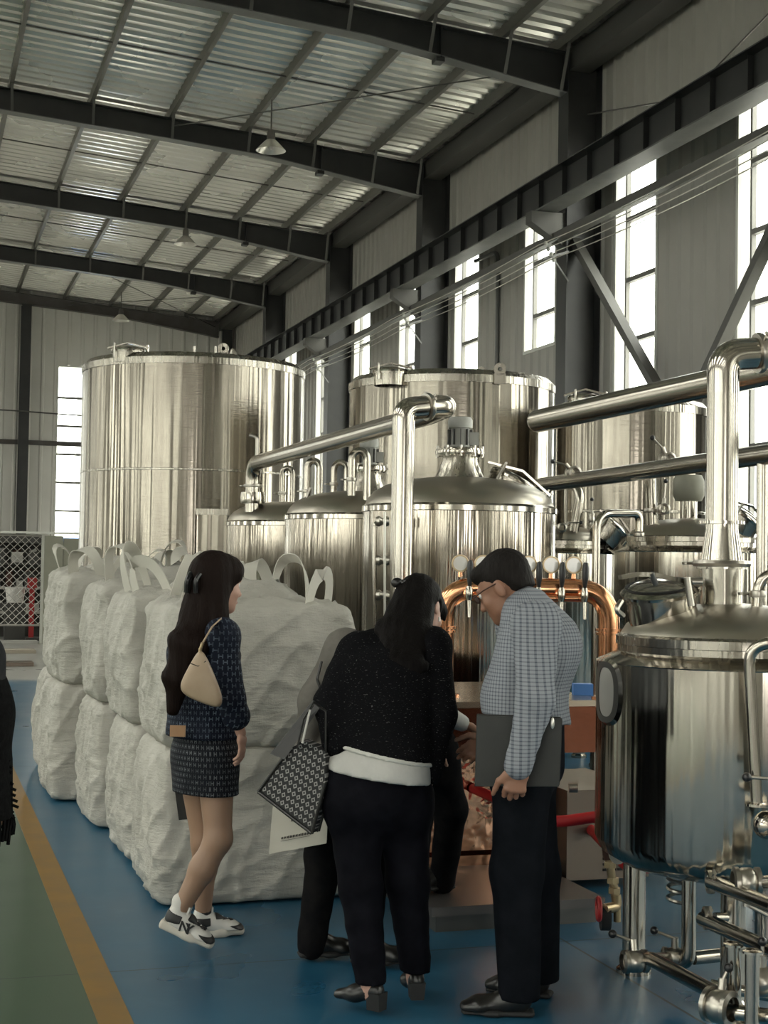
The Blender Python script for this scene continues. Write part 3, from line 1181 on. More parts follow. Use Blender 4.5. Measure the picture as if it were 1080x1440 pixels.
gooseneck(V3, 396, 411, 658, 712, 706, 13.5, .026)
gooseneck(V2, 431, 449, 648, 712, 700, 11.8, .028)
gooseneck(V2, 469, 487, 650, 702, 690, 11.7, .026)
gooseneck(V2, 494, 515, 634, 697, 730, 11.0, .030)
MB().tube([at(431, 700, 11.2), at(437, 686, 11.2)], .012, 8).build('fitting', 'steel_cast', V2)

# ---- vapour pipe of the brewing vessels: up from the first, elbow, then back along the row to the last
VP = thing('vapour_pipe', 'fat polished vapour pipe with elbow rising before the brewing vessel', 'pipe', at(560, 900, 8.65))
r = .066
a = at(560, 900, 8.62)
e1 = at(568, 575, 8.62)
a = np.array([e1[0], e1[1], .02])
e2 = at(620, 572, 8.75)
MB().tube([a, np.array([e1[0], e1[1], e1[2] - .12])], r, 24).build('riser', 'steel_pipe', VP)
MB().tube(bend([np.array([e1[0], e1[1], e1[2] - .13]), e1, at(604, 572, 8.7)], .17, 10), r * 1.02, 24).build('elbow', 'steel_polished', VP)
tri_clamp(VP, at(601, 572, 8.69), e2 - e1, r)
t3 = at(355, 652, 13.4)
t3b = np.array([t3[0], t3[1], zs + .12])
run = bend([at(599, 572, 8.69), at(626, 572, 8.77), at(600, 584, 9.05), at(340, 652, 13.2)], .16, 8)
run = bend([at(599, 572, 8.69), at(630, 571, 8.80), at(606, 582, 9.2), at(356, 652, 13.35)], .15, 8)
MB().tube(run[:-1] + bend([run[-2] + (run[-1] - run[-2]) * .5, run[-1], np.array([run[-1][0], run[-1][1], zs + .12])], .16, 8)[1:], r, 24).build('cross_run', 'steel_pipe', VP)
q = run[-1]
tri_clamp(VP, (q[0], q[1], zs + .36), UP, r)
MB().lathe([(r, 0), (r * 1.6, .0), (r * 1.7, .05), (r * 1.6, .1), (r, .1)], 24, (q[0], q[1], zs + .2)).build('flange', 'steel_polished', VP)
MB().tube(bend([q + UP * .04 + CR * .03, q + UP * .24 + CR * .03, q + UP * .26 - CR * .04], .03), .014, 8).build('thermowell', 'steel_cast', VP)


# ---- storage tanks in the back
def storage(uc, Rpx, D, vtop, label, eyes=(), mway=None):
    c = at(uc, 700, D)
    cx, cy = c[0], c[1]
    R = Rpx / FPX * D * .985
    zt = at(uc, vtop, D)[2]
    root = thing('storage_tank', label, 'tank', (cx, cy, 0))
    MB().lathe([(0, .3), (R, .3), (R, zt)], 96, (cx, cy, 0)).build('shell', 'steel_storage', root)
    MB().lathe([(R, zt), (R + .012, zt), (R + .012, zt + .07), (R - .04, zt + .125), (R * .8, zt + .15), (R * .4, zt + .17), (0, zt + .18)], 96, (cx, cy, 0)).build('dished_top', 'steel_brushed', root)
    for k in range(2):
        MB().lathe([(R + .001, 0), (R + .006, .004), (R + .006, .02), (R + .001, .024)], 96, (cx, cy, .3 + (zt - .3) * (k + 1) / 3)).build('weld_band', 'steel_brushed', root)
    legs(root, cx, cy, R, .25, 4, .08)
    for (eu, ev, ed) in eyes:
        p = at(eu, ev, ed)
        lug = MB()
        lug.lathe([(.022, -.012), (.06, -.012), (.06, .012), (.022, .012), (.022, -.012)], 20, p + UP * .06, CF)
        lug.obox(p - UP * .03, CR * .055, CF * .012, UP * .05)
        lug.build('lifting_lug', 'steel_brushed', root)
    if mway:
        mu, mv, md, mr = mway
        manway(root, at(mu, mv, md), UP, mr, .05, arm_dir=CR)
    return root, cx, cy, R, zt


T1 = storage(270, 157, 17.0, 530, 'biggest storage tank, wrapped in clear film, behind the bulk bags', eyes=[(314, 498, 16.1)], mway=(180, 503, 16.1, .17))
for uu in (273, 303):
    p = at(uu, 500, 16.0)
    MB().tube([p - UP * .1, p + UP * .1], .014, 8).build('lifting_pin', 'steel_cast', T1[0])
MB().tube(bend([at(322, 506, 16.1), at(327, 489, 16.1), at(334, 506, 16.1)], .05), .02, 8).build('hoop', 'steel_cast', T1[0])
T2 = storage(633, 146, 15.0, 553, 'storage tank with a flat lifting lug, below the crane beam and its windows', eyes=[(703, 528, 14.05), (677, 533, 14.5)], mway=(549, 534, 14.2, .16))
T3 = storage(887, 107, 14.0, 588, 'storage tank half hidden by two horizontal polished pipes', mway=(823, 572, 13.5, .15))

# wrapped cabinet beside the big tank
c = at(299, 760, 15.1)
root = thing('wrapped_cabinet', 'small grey control cabinet wrapped in film beside the biggest tank', 'cabinet', (c[0], c[1], 0))
MB().obox((c[0], c[1], 1.05), CR * .15, CF * .12, UP * 1.05).build('body', 'steel_storage', root)
MB().obox((c[0], c[1], 2.13), CR * .16, CF * .13, UP * .03).build('lid', 'steel_brushed', root)


# ---- jacketed kettles (cone shoulder, neck, dished top)
def kettle(uc, D, R, label, zb=.42, zs=1.235, name='jacketed_kettle', leg=True, a0=.6):
    c = at(uc, 800, D)
    cx, cy = c[0], c[1]
    root = thing(name, label, 'tank', (cx, cy, 0))
    Rn = R * .835
    MB().lathe([(0, zb - .10), (R * .45, zb - .085), (R * .8, zb - .04), (R * .95, zb + .005), (R, zb + .06), (R, zs)], 96, (cx, cy, 0)).build('jacket_shell', 'steel_kettle', root)
    MB().lathe([(R, zs), (R + .003, zs + .004), (Rn, zs + .045)], 96, (cx, cy, 0)).build('cone_shoulder', 'steel_polished', root)
    MB().lathe([(Rn, zs + .045), (Rn, zs + .07), (Rn + .01, zs + .073), (Rn + .01, zs + .105), (Rn - .01, zs + .115)], 96, (cx, cy, 0)).build('neck_band', 'steel_brushed', root)
    d = [(Rn - .01, zs + .115), (Rn * .93, zs + .15), (Rn * .8, zs + .185), (Rn * .5, zs + .225), (0, zs + .245)]
    MB().lathe(d, 96, (cx, cy, 0)).build('dome', 'steel_dome', root)
    if leg:
        legs(root, cx, cy, R, zb - .08, 4, .05, a0)
    return root, np.array((cx, cy, 0.0)), zs


K2, k2, kz = kettle(972, 10.2, .525, 'jacketed kettle with a wide dome, standing behind the kettle with the tall chimney', zs=1.735, zb=.6)
K3, k3, _ = kettle(782, 12.4, .525, 'jacketed kettle tucked between the brewing vessel and the next kettle', zs=1.735, zb=.6)
K4, k4, _ = kettle(1205, 8.0, .525, 'jacketed kettle of which only a narrow side shows, next to the chimney kettle', zs=1.62, zb=.5)
# their fittings
manway(K2, at(1035, 742, 10.0), nrm(UP + CR * .7 - CF * .2), .13, .07, arm_dir=CR)
manway(K3, at(852, 752, 12.2), nrm(UP + CR * .8), .13, .07, arm_dir=CR)
MB().tube([at(917, 755, 10.1), at(914, 660, 10.1)], .042, 18).build('riser', 'steel_pipe', K2)
tri_clamp(K2, at(916, 718, 10.1), UP, .044)
ag = at(968, 745, 10.3)
MB().lathe([(0, 0), (.06, 0), (.06, .2), (0, .2)], 18, ag).build('stub_pipe', 'steel_pipe', K2)
MB().lathe([(0, .2), (.09, .2), (.11, .24), (.11, .34), (.09, .38), (0, .38)], 18, ag).build('wrapped_motor', 'panel_olive', K2)
valve(K2, at(933, 716, 10.0), CF, .03, UP * .12 + CR * .01)
valve(K3, at(790, 742, 12.0), CF, .03, CR * .1)
MB().tube(bend([at(806, 752, 12.1), at(817, 690, 12.1), at(800, 678, 12.3), at(780, 678, 12.3)], .12), .04, 14).build('swan_pipe', 'steel_pipe', K3)
MB().tube([at(795, 745, 12.0), at(796, 685, 12.0)], .014, 8).build('riser', 'steel_pipe', K3)
valve(K3, at(832, 730, 12.0), UP, .02, UP * .1)

# slender inverted U pipe between the kettles
a, b, c_, d = at(839, 1000, 9.3), at(839, 722, 9.3), at(899, 722, 9.5), at(901, 748, 9.6)
o = thing('loop_pipe', 'slender steel pipe rising from the floor and bending over into a kettle', 'pipe', (a[0], a[1], 0))
MB().tube(bend([np.array((b[0], b[1], 0.02)), b, c_, np.array((c_[0], c_[1], d[2]))], .12, 8), .026, 14).build('tube', 'steel_pipe', o)
tri_clamp(o, np.array((c_[0], c_[1], d[2] - .02)), UP, .028)

# ---- kettle in front with its chimney
KD = 5.92
K1, k1, z1k = kettle(1027, KD, .527, 'jacketed kettle with oval side hatch, open lid and tall chimney pipe', zb=.50, zs=1.25, leg=False)
for u, v, D in ((891, 1367, 5.96), (1030, 1418, 5.47), (1075, 1300, 6.5)):
    p = onz(u, v)
    if D > 6.2:
        p = k1 + CR * .25 + CF * .38
    lg = MB().tube([p + UP * .03, p + UP * .48], .046, 24).build('leg', 'steel_pipe', K1)
    MB().lathe([(0, 0), (.07, 0), (.07, .016), (.045, .04), (0, .04)], 24, p).build('foot', 'steel_polished', lg)
ctr = k1 + UP * (z1k + .2)
# chimney: flanged base, reducer, pipe, elbow, then a run along the row
CH = thing('chimney_pipe', 'tall polished chimney pipe with reducer and elbow on the open kettle', 'pipe', k1 + UP * (z1k + .2) - CR * .03)
cb = k1 - CR * .035
zA, zB, zC = at(1015, 800, KD)[2], at(1015, 737, KD)[2], at(1019, 530, KD)[2]
MB().lathe([(.083, z1k + .22), (.083, zA), (.10, zA), (.10, zA + .02), (.083, zA + .02)], 32, cb).build('base_pipe', 'steel_brushed', CH)
MB().lathe([(.083, zA + .022), (.082, zA + .04), (.064, zB - .02), (.064, zB), (.09, zB), (.09, zB + .012), (.064, zB + .012)], 32, cb).build('reducer', 'steel_polished', CH)
tri_clamp(CH, cb + UP * (zA + .021), UP, .092)
top = cb + UP * (zC + .09)
MB().tube([cb + UP * (zB + .013), cb + UP * (zC - .06)], .063, 28).build('riser', 'steel_pipe', CH)
clp = top + CR * .15 + CF * .02 + UP * .015
MB().tube(bend([cb + UP * (zC - .065), top, clp], .15, 10), .064, 28).build('elbow', 'steel_polished', CH)
tri_clamp(CH, clp, clp - top, .066)
pe = at(757, 592, 8.1)
st = clp + CR * .17
run = bend([clp, st, st + CF * .2 + CR * .02 - UP * .02, pe], .14, 8)
MB().tube(run, .063, 28).build('cross_run', 'steel_pipe', CH)
MB().ball(pe, .063, 20).build('end_cap', 'steel_polished', CH)

# lower header pipe behind the chimney
a, b = at(762, 682, 10.6), at(1130, 632, 7.0)
b = b + (b - a) * .62
o = thing('header_pipe', 'long level header pipe with lever valves crossing behind the chimney', 'pipe', a)
MB().tube([a, b], .052, 24).build('tube', 'steel_pipe', o)
MB().ball(a, .052, 16).build('end_cap', 'steel_polished', o)
MB().ball(b, .052, 16).build('end_cap', 'steel_polished', o)
for s_ in (.97, .55):
    q_ = a + (b - a) * s_
    MB().tube([np.array((q_[0], q_[1], .0)), q_ - UP * .04], .03, 12).build('support_post', 'steel_pipe', o)
valve(o, at(938, 648, 8.7) + UP * .01, b - a, .03, UP * .06 - CR * .06)
valve(o, at(806, 665, 10.0), b - a, .035, -CR * .09 + UP * .02)

# open round lid of the front kettle
lc = at(931, 858, 5.85)
ax = nrm(UP - CR * .13 - CF * .20)
r = .135
MB().lathe([(r * .97, -.045), (r, -.03), (r, .05), (r * 1.05, .052), (r * 1.05, .066), (r * .9, .066)], 48, lc, ax).build('manway_neck', 'steel_polished', K1)
lid = MB().lathe([(r * 1.16, .068), (r * 1.18, .08), (r * 1.08, .092), (r * .7, .112), (0, .118)], 48, lc, ax).build('manway_lid', 'steel_polished', K1)
MB().lathe([(r * 1.0, .0955), (r * 1.02, .103), (r * .97, .1045), (r * .95, .1)], 48, lc, ax).build('lid_gasket', 'rubber', lid)
ar = MB()
p0, p1, p2 = at(872, 812, 5.50), at(918, 808, 5.52), at(978, 822, 5.62)
ar.ribbon([p0, (p0 + p1) / 2 + UP * .006, p1, (p1 + p2) / 2 + UP * .002, p2], CF, .045, .016)
ar.build('lid_arm', 'steel_polished', lid)
MB().tube([at(916, 806, 5.5), at(922, 822, 5.52)], .011, 10).build('arm_pivot', 'steel_dark', lid)
h = MB().tube([at(966, 812, 5.55), at(972, 852, 5.55)], .013, 10)
h.tube([at(976, 818, 5.6) - CR * .03, at(976, 818, 5.6) + CR * .03], .017, 12)
h.build('hinge', 'steel_cast', lid)
MB().tube(bend([at(874, 845, 5.45), at(866, 858, 5.42), at(876, 866, 5.45)], .02), .011, 8).build('lid_latch', 'steel_cast', lid)
# oval hatch on the side
nrm_h = nrm(-CR * .965 - CF * .262)
tang = nrm(np.cross(UP, nrm_h))
pc = k1 + nrm_h * .527
zc_h = at(862, 972, 5.8)[2]


def oval(rx, rz, off, n=40):
    out = []
    for i in range(n):
        t_ = 2 * PI * i / n
        cx_ = math.copysign(abs(math.cos(t_)) ** .75, math.cos(t_)) * rx
        cz_ = math.copysign(abs(math.sin(t_)) ** .75, math.sin(t_)) * rz
        al = cx_ / .527
        base = k1 + (nrm_h * math.cos(al) + tang * math.sin(al)) * (.527 + off)
        out.append(base + UP * (zc_h + cz_))
    return out


def oval_strip(name, ra, rb, matn, parent):
    A, B = oval(*ra), oval(*rb)
    n = len(A)
    return MB().add(A + B, [(i, (i + 1) % n, n + (i + 1) % n, n + i) for i in range(n)]).build(name, matn, parent)


oval_strip('hatch_rim', (.118, .130, .001), (.105, .118, .012), 'steel_polished', K1)
hr = oval_strip('hatch_frame', (.105, .118, .012), (.070, .095, .010), 'steel_dark', K1)
A = oval(.070, .095, .008)
MB().add(A + [sum(A) / len(A)], [(i, (i + 1) % len(A), len(A)) for i in range(len(A))]).build('hatch_window', 'dial_glass', hr)
# bent pipe hanging down in front of the shell
sp = MB().tube(bend([at(1120, 902, 5.2), at(1052, 906, 5.25), at(1064, 1128, 5.25)], .09, 8), .021, 16).build('spray_pipe', 'steel_pipe', K1)
MB().lathe([(0, 0), (.045, 0), (.045, .008), (.02, .012)], 20, at(1065, 1133, 5.25)).build('flange', 'steel_polished', sp)
MB().tube([at(1052, 1093, 5.23), at(1095, 1096, 5.2)], .006, 8).build('lever', 'steel_cast', sp)
MB().ball(at(1050, 1093, 5.22), .017, 12).build('lever_knob', 'black_plastic', sp)
MB().ball(at(1078, 1160, 5.25), .05, 16).build('ball_port', 'steel_polished', K1)
tp = MB().tube(bend([k1 + CR * .075 - CF * .12 + UP * (z1k + .20), k1 + CR * .085 - CF * .12 + UP * (z1k + .36), k1 + CR * .55 - CF * .16 + UP * (z1k + .37)], .08, 8), .022, 14).build('inlet_pipe', 'steel_pipe', K1)
tri_clamp(tp, k1 + CR * .08 - CF * .12 + UP * (z1k + .28), UP, .026)

# pipework under the front kettle
PW = thing('drain_manifold', 'maze of steel drain pipes with black lever knobs under the open kettle', 'pipework', onz(905, 1360))
def pipe(pts, r, name='pipe', br=.07):
    return MB().tube(bend(pts, br, 7), r, 16).build(name, 'steel_pipe', PW)
r = .027
va = at(893, 1352, 5.42)
vb = at(985, 1393, 5.05)
pipe([va + CR * .03 + CF * .02, at(915, 1348, 5.4), at(1012, 1400, 4.95)], r)
valve(PW, va, CR * .9 + CF * .2, .032, -CR * .075 + UP * .025)
pipe([at(912, 1350, 5.42), at(945, 1348, 5.7), at(968, 1356, 5.6), at(969, 1180, 5.6)], r, 'pipe', .09)
valve(PW, at(949, 1346, 5.65), CR, .03, -CR * .08 + UP * .03)
tri_clamp(PW, at(967, 1213, 5.6), UP, .03)
tri_clamp(PW, at(968, 1232, 5.6), UP, .03)
pipe([at(975, 1347, 5.8), at(1060, 1338, 5.9)], r)
pipe([at(1000, 1240, 5.35), at(1090, 1275, 4.95)], r)
pipe([at(988, 1292, 5.4), at(1100, 1343, 4.9)], r)
tri_clamp(PW, at(994, 1291, 5.38), CR, .034)
tri_clamp(PW, at(999, 1240, 5.36), CR, .034)
pipe([at(1005, 1290, 5.45), at(1026, 1290, 5.47), at(1028, 1280, 5.47)], .018)
valve(PW, at(1050, 1240, 5.2), CR, .04, CR * .1 - UP * .05)
pipe([at(1060, 1242, 5.2), at(1110, 1240, 5.1)], .026)
pipe([at(1031, 1330, 4.95), at(1033, 1440, 4.95), at(1060, 1450, 4.9)], .024)
pipe([at(1058, 1340, 4.8), at(1057, 1460, 4.8)], .024)
for q in (at(1031, 1330, 4.95), at(1058, 1340, 4.8)):
    MB().lathe([(.022, 0), (.034, 0), (.034, .008), (.022, .012)], 18, q).build('flange', 'steel_polished', PW)
valve(PW, at(1012, 1415, 4.9), -CF * .6 + CR * .6, .045, CR * .02 + UP * .04)
pipe([at(1010, 1420, 4.92), at(1100, 1432, 4.8)], .026)
pipe([at(1000, 1385, 5.2), at(1090, 1402, 5.1)], .02)
MB().tube(bend([at(1000, 1402, 4.98), at(985, 1412, 4.97), at(985, 1425, 4.97), at(993, 1432, 4.97)], .03), .007, 8).build('clamp_handle', 'steel_cast', PW)
valve(PW, at(1072, 1380, 4.9), CR, .04, UP * .05)
for k in range(5):
    pass
# coiled steel hose hanging behind the leg
pts = []
for i in range(73):
    t_ = i / 72
    cc = at(952, 1185 + 85 * t_, 5.75)
    a_ = t_ * 2 * PI * 6
    pts.append(cc + CR * .035 * math.cos(a_) + CF * .035 * math.sin(a_))
tag(MB().tube(pts, .008, 6).build('coil_spring_pipe', 'steel_cast'), 'coiled steel spring beside the drain pipe under the kettle', 'coil')

# ================================================================== COPPER TAP BAR
BO = at(740, 1000, 7.4)
deck = thing('bar_deck', 'low grey steel platform under the copper tap bar', 'platform', (2.7, 7.1, 0))
MB().box((2.24, 6.22, .0), (3.02, 7.9, .075)).build('skirt', 'steel_dark', deck)
MB().box((2.21, 6.19, .075), (3.05, 7.92, .115)).build('top_plate', 'deck_steel', deck)
cl = thing('cooler_unit', 'grey beer cooler with ventilation slots beside the copper bar', 'cooler', (3.33, 7.3, 0))
MB().box((3.16, 6.85, .05), (3.62, 7.6, .50)).build('body', 'cooler_body', cl)
for k in range(4):
    for j in range(3):
        MB().box((3.36 + .082 * j, 6.842, .09 + .028 * k), (3.432 + .082 * j, 6.851, .102 + .028 * k)).build('vent_slot', 'vent_dark', cl)
for x, y in ((3.14, 6.9), (3.58, 6.9), (3.14, 7.55), (3.58, 7.55)):
    MB().box((x - .03, y - .03, 0), (x + .03, y + .03, .05)).build('foot', 'rubber', cl)

bar = thing('tap_bar', 'copper tap bar counter with a dark copper apron and polished pedestal', 'bar counter', (2.75, 7.4, .115))
zct = .965
bx0, bx1, by0, by1 = 2.30, 3.32, 6.72, 7.88
MB().box((bx0, by0, zct - .03), (bx1, by1, zct)).build('counter_top', 'counter_steel', bar)
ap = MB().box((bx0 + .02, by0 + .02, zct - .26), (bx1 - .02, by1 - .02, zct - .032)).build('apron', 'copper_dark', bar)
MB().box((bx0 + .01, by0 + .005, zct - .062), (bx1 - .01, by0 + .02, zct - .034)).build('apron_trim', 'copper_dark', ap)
pd = MB()
prof = [(-.38, .0), (-.38, .05), (-.35, .07), (-.35, .3), (-.355, .45), (-.35, zct - .38)]
cx_, cy_ = (bx0 + bx1) / 2 - .05, (by0 + by1) / 2 + .05
vs, fs = [], []
for x_, z_ in prof:
    w = -x_
    vs += [(cx_ - w, cy_ - w * .9, .116 + z_), (cx_ + w, cy_ - w * .9, .116 + z_), (cx_ + w, cy_ + w * .9, .116 + z_), (cx_ - w, cy_ + w * .9, .116 + z_)]
for i in range(len(prof) - 1):
    for k in range(4):
        a, b = 4 * i + k, 4 * i + (k + 1) % 4
        fs.append((a, b, b + 4, a + 4))
fs.append((0, 3, 2, 1))
fs.append(tuple(4 * (len(prof) - 1) + k for k in range(4)))
MB().add(vs, fs).build('pedestal', 'copper_polished', bar)
MB().tube([at(800, 1108, 6.9), at(812, 1108, 6.9)], .022, 12).build('knob', 'steel_cast', bar)

# tap tower: copper arch with six taps and round badges
DT = 7.45
tw = thing('tap_tower', 'bright copper arch tower with six taps and round badges on the bar', 'tap tower', at(740, 975, DT))
pl_, pr_ = at(622, 990, DT), at(855, 985, DT)
zt = at(740, 828, DT)[2]
for p in (pl_, pr_):
    p[2] = zct
tl, trr = pl_.copy(), pr_.copy()
tl[2] = trr[2] = zt
dirx = nrm(trr - tl)
MB().tube(bend([pl_, tl, trr, pr_], .17, 10), .055, 28).build('arch', 'copper', tw)
for p in (pl_, pr_):
    for zz, rr in ((zct + .006, .085), (zt - .20, .068), (zt - .22, .064)):
        MB().lathe([(.05, -.006), (rr, -.006), (rr, .006), (.05, .006)], 28, (p[0], p[1], zz)).build('collar', 'copper', tw)
MB().tube([tl + dirx * .12 - UP * .045 - CF * .055, trr - dirx * .12 - UP * .045 - CF * .055], .018, 12).build('rail', 'copper', tw)
ftap = np.array([dirx[1], -dirx[0], 0.0])
ftap = nrm(ftap) if np.dot(ftap, CF) < 0 else -nrm(ftap)
for k in range(6):
    u = 658 + 32 * k
    base = at(u, 840, DT)
    s = np.dot(base - tl, dirx)
    base = tl + dirx * s - UP * .03
    bc = base + ftap * .05
    tp = MB().lathe([(.018, 0), (.026, .01), (.026, .02), (.016, .03), (.016, .06)], 16, bc, ftap)
    tp.build('tap_shank', 'copper', tw)
    f = bc + ftap * .07
    fc = MB().lathe([(0, -.03), (.014, -.03), (.02, -.01), (.02, .02), (.012, .04), (0, .04)], 14, f)
    fc.tube([f - UP * .02, f - UP * .06 + ftap * .012, f - UP * .115 + ftap * .02], [.011, .009, .008], 10)
    fo = fc.build('faucet', 'steel_polished', tw)
    MB().lathe([(0, .04), (.009, .04), (.012, .06), (.016, .09), (.0165, .14), (.012, .165), (0, .17)], 12, f, nrm(UP + CR * .03)).build('tap_handle', 'black_plastic', fo)
    bd = tl + dirx * (s - .04) + UP * .055
    b_ = MB().lathe([(.0, 0), (.012, 0), (.01, .03), (0, .03)], 10, bd).build('badge_stem', 'copper', tw)
    cc = bd + UP * .068 - CF * .005
    rim = MB().lathe([(.036, -.009), (.043, -.009), (.045, 0), (.043, .009), (.036, .009), (.036, -.009)], 28, cc, CF).build('badge_rim', 'brass', tw)
    MB().lathe([(0, -.006), (.036, -.006), (.036, .006), (0, .006)], 28, cc, CF).build('badge_face', 'dial_glass', rim)
# blue-lidded sample box on the counter
p = at(830, 970, 7.6)
tag(MB().obox((p[0] - .02, p[1] + .05, zct + .03), CR * .05, CF * .04, UP * .029).build('sample_box', 'blue_roof'), 'small blue box on the counter behind the man in check shirt', 'box')

# valve set hanging at the deck edge
DV = thing('drain_valve_set', 'brass and iron drain pipe with a red wheel valve beside the bar deck', 'valve', onz(857, 1296))
g = at(852, 1200, 6.3)
MB().tube([at(849, 1166, 6.35), at(856, 1208, 6.35)], .022, 12).build('iron_pipe', 'rusty_iron', DV)
MB().tube([at(856, 1208, 6.35), at(866, 1262, 6.35)], .018, 12).build('brass_pipe', 'brass', DV)
for (u, v) in ((858, 1216), (862, 1238), (864, 1252)):
    MB().lathe([(.0, -.012), (.028, -.012), (.028, .012), (0, .012)], 6, at(u, v, 6.35), UP).build('union_nut', 'brass', DV)
MB().tube(bend([at(866, 1258, 6.35), at(868, 1275, 6.35), at(850, 1278, 6.3)], .04), .022, 12).build('elbow', 'brass', DV)
MB().tube([at(868, 1270, 6.35), at(868, 1296, 6.35)], .016, 10).build('stand_pipe', 'brass', DV)
wh = at(842, 1278, 6.28)
w_ = MB()
for i in range(24):
    pass
ring = [wh + (UP * math.sin(2 * PI * i / 24) + CF * math.cos(2 * PI * i / 24)) * .045 for i in range(25)]
w_.tube(ring, .010, 8)
for k in range(3):
    d = UP * math.sin(2 * PI * k / 3) + CF * math.cos(2 * PI * k / 3)
    w_.tube([wh, wh + d * .045], .008, 6)
w_.build('hand_wheel', 'red_paint', DV)
MB().lathe([(0, -.02), (.055, -.02), (.055, .02), (0, .02)], 20, at(851, 1290, 6.33), CR).build('caster', 'rubber', DV)
MB().lathe([(.012, -.02), (.034, -.02), (.034, .02), (.012, .02)], 16, at(868, 1203, 6.3), CF).build('gauge', 'lamp_metal', DV)

# red hoses
def hose(pts, label):
    tag(MB().tube(bend(pts, .15, 8), .026, 14).build('red_hose', 'red_hose'), label, 'hose')
hose([np.array((2.72, 7.02, .5)), at(775, 1158, 6.6), at(846, 1147, 6.6), k1 + CF * .515 - CR * .18 + UP * .56], 'red hose stretched behind the man in check shirt above the deck')
q = at(888, 1225, 6.6)
hose([np.array((3.3, 6.87, .3)), q, at(990, 1208, 6.6), at(1130, 1188, 6.6), onz(1150, 1290, .03)], 'red hose stretched behind the legs of the open kettle')

# ================================================================== FENCED STORE AT THE FAR END
FY = 29.3
fz = 2.08
root = thing('mesh_fence', 'wire mesh fence closing off the cluttered store', 'fence', (1.5, FY, 0))
fx0, fx1 = .6, ony(57, 830, FY)[0]
MB().tube([np.array((fx0, FY, .35)), np.array((fx1, FY, .35))], .02, 8).build('bottom_rail', 'wire_mesh', root)
MB().tube([np.array((fx0, FY, fz)), np.array((fx1, FY, fz))], .02, 8).build('top_rail', 'wire_mesh', root)
msh = MB()
st_ = .14
n_ = int((fx1 - fx0 + fz) / st_) + 2
for k in range(-int(fz / st_) - 1, n_):
    for sg_ in (1, -1):
        a = np.array((fx0 + k * st_, 0.35)); b = np.array((fx0 + k * st_ + (fz - .35), fz))
        t0 = max(0, (fx0 - a[0]) / (b[0] - a[0])); t1 = min(1, (fx1 - a[0]) / (b[0] - a[0]))
        if t1 <= t0:
            continue
        p, q = a + (b - a) * t0, a + (b - a) * t1
        if sg_ < 0:
            p[1], q[1] = fz + .35 - p[1], fz + .35 - q[1]
        msh.tube([np.array((p[0], FY, p[1])), np.array((q[0], FY, q[1]))], .006, 4, caps=False)
msh.build('wire_mesh', 'wire_mesh', root, kind='stuff')
for x in (fx0, fx1):
    MB().box((x, FY - .03, 0), (x + .1, FY + .03, fz + .03)).build('post', 'window_frame', root)
lc0 = ony(64, 850, FY - .6)[0]
root = thing('sheet_partition', 'olive grey sheet partition beside the fenced store', 'partition', (lc0, FY, 0))
MB().box((lc0, FY - .1, 0), (lc0 + .35, FY, fz)).build('end_post', 'panel_olive', root)
MB().box((lc0 + .36, FY - .06, 0), (lc0 + 4.2, FY, fz - .04)).build('panel', 'panel_olive', root)
MB().box((lc0 - 1.6, FY - .12, fz + .035), (lc0 + 4.2, FY + .04, fz + .075)).build('top_ledge', 'window_frame', root)
rk = thing('storage_rack', 'dark steel rack full of machine parts behind the mesh fence', 'rack', (1.6, 31.5, 0))
for x in (.2, 1.5, 2.9):
    MB().box((x - .04, 31.2, 0), (x + .04, 31.28, 2.0)).build('upright', 'clutter_dark', rk)
for z in (.5, 1.0, 1.5, 1.95):
    MB().box((.2, 31.2, z), (2.95, 31.9, z + .05)).build('shelf', 'clutter_grey' if z < 1.2 else 'clutter_dark', rk)
MB().box((.2, 31.9, 0), (2.95, 31.94, 2.1)).build('back_sheet', 'clutter_dark', rk)
rnd = random.Random(5)
for z in (.55, 1.05, 1.55):
    x = .3
    while x < 2.7:
        w = rnd.uniform(.12, .32)
        h = rnd.uniform(.12, .36)
        y = 31.3
        mt_ = rnd.choice(['clutter_dark', 'clutter_grey', 'rusty_iron', 'clutter_dark', 'lamp_metal'])
        root = thing('parts_bin', 'box of machine parts on the rack behind the mesh fence', 'box', (x + w / 2, y + .15, z), 'parts on the fenced rack')
        MB().box((x, y, z), (x + w, y + .35, z + h)).build('bin', mt_, root)
        MB().tube([np.array((x + w * .2, y + .1, z + h)), np.array((x + w * .8, y + .2, z + h + .04))], .03, 8).build('pipe_stub', rnd.choice(['clutter_grey', 'rusty_iron']), root)
        x += w + rnd.uniform(.03, .12)
p = onz(45, 896)
p = np.array((ony(44, 870, 30.4)[0], 30.4, 0))
hl = thing('parts_lift', 'red upright hand lift standing behind the mesh fence', 'lift', p)
MB().box((p[0] - .05, p[1] - .05, .05), (p[0] + .05, p[1] + .05, 1.25)).build('mast', 'red_paint', hl)
MB().box((p[0] - .09, p[1] - .09, 1.05), (p[0] + .09, p[1] + .05, 1.25)).build('carriage', 'red_paint', hl)
MB().box((p[0] - .12, p[1] - .25, 0), (p[0] + .2, p[1] + .25, .06)).build('base', 'clutter_dark', hl)
p = np.array((ony(21, 850, 30.5)[0], 30.5, 0))
bk = thing('white_bin', 'white plastic bin on a stand behind the mesh fence', 'bin', p)
MB().box((p[0] - .2, p[1] - .15, 0), (p[0] + .2, p[1] + .15, .75)).build('stand', 'clutter_dark', bk)
MB().lathe([(0, .75), (.16, .75), (.2, 1.05), (.185, 1.05), (.15, .77), (0, .77)], 20, p).build('tub', 'shoe_white', bk)
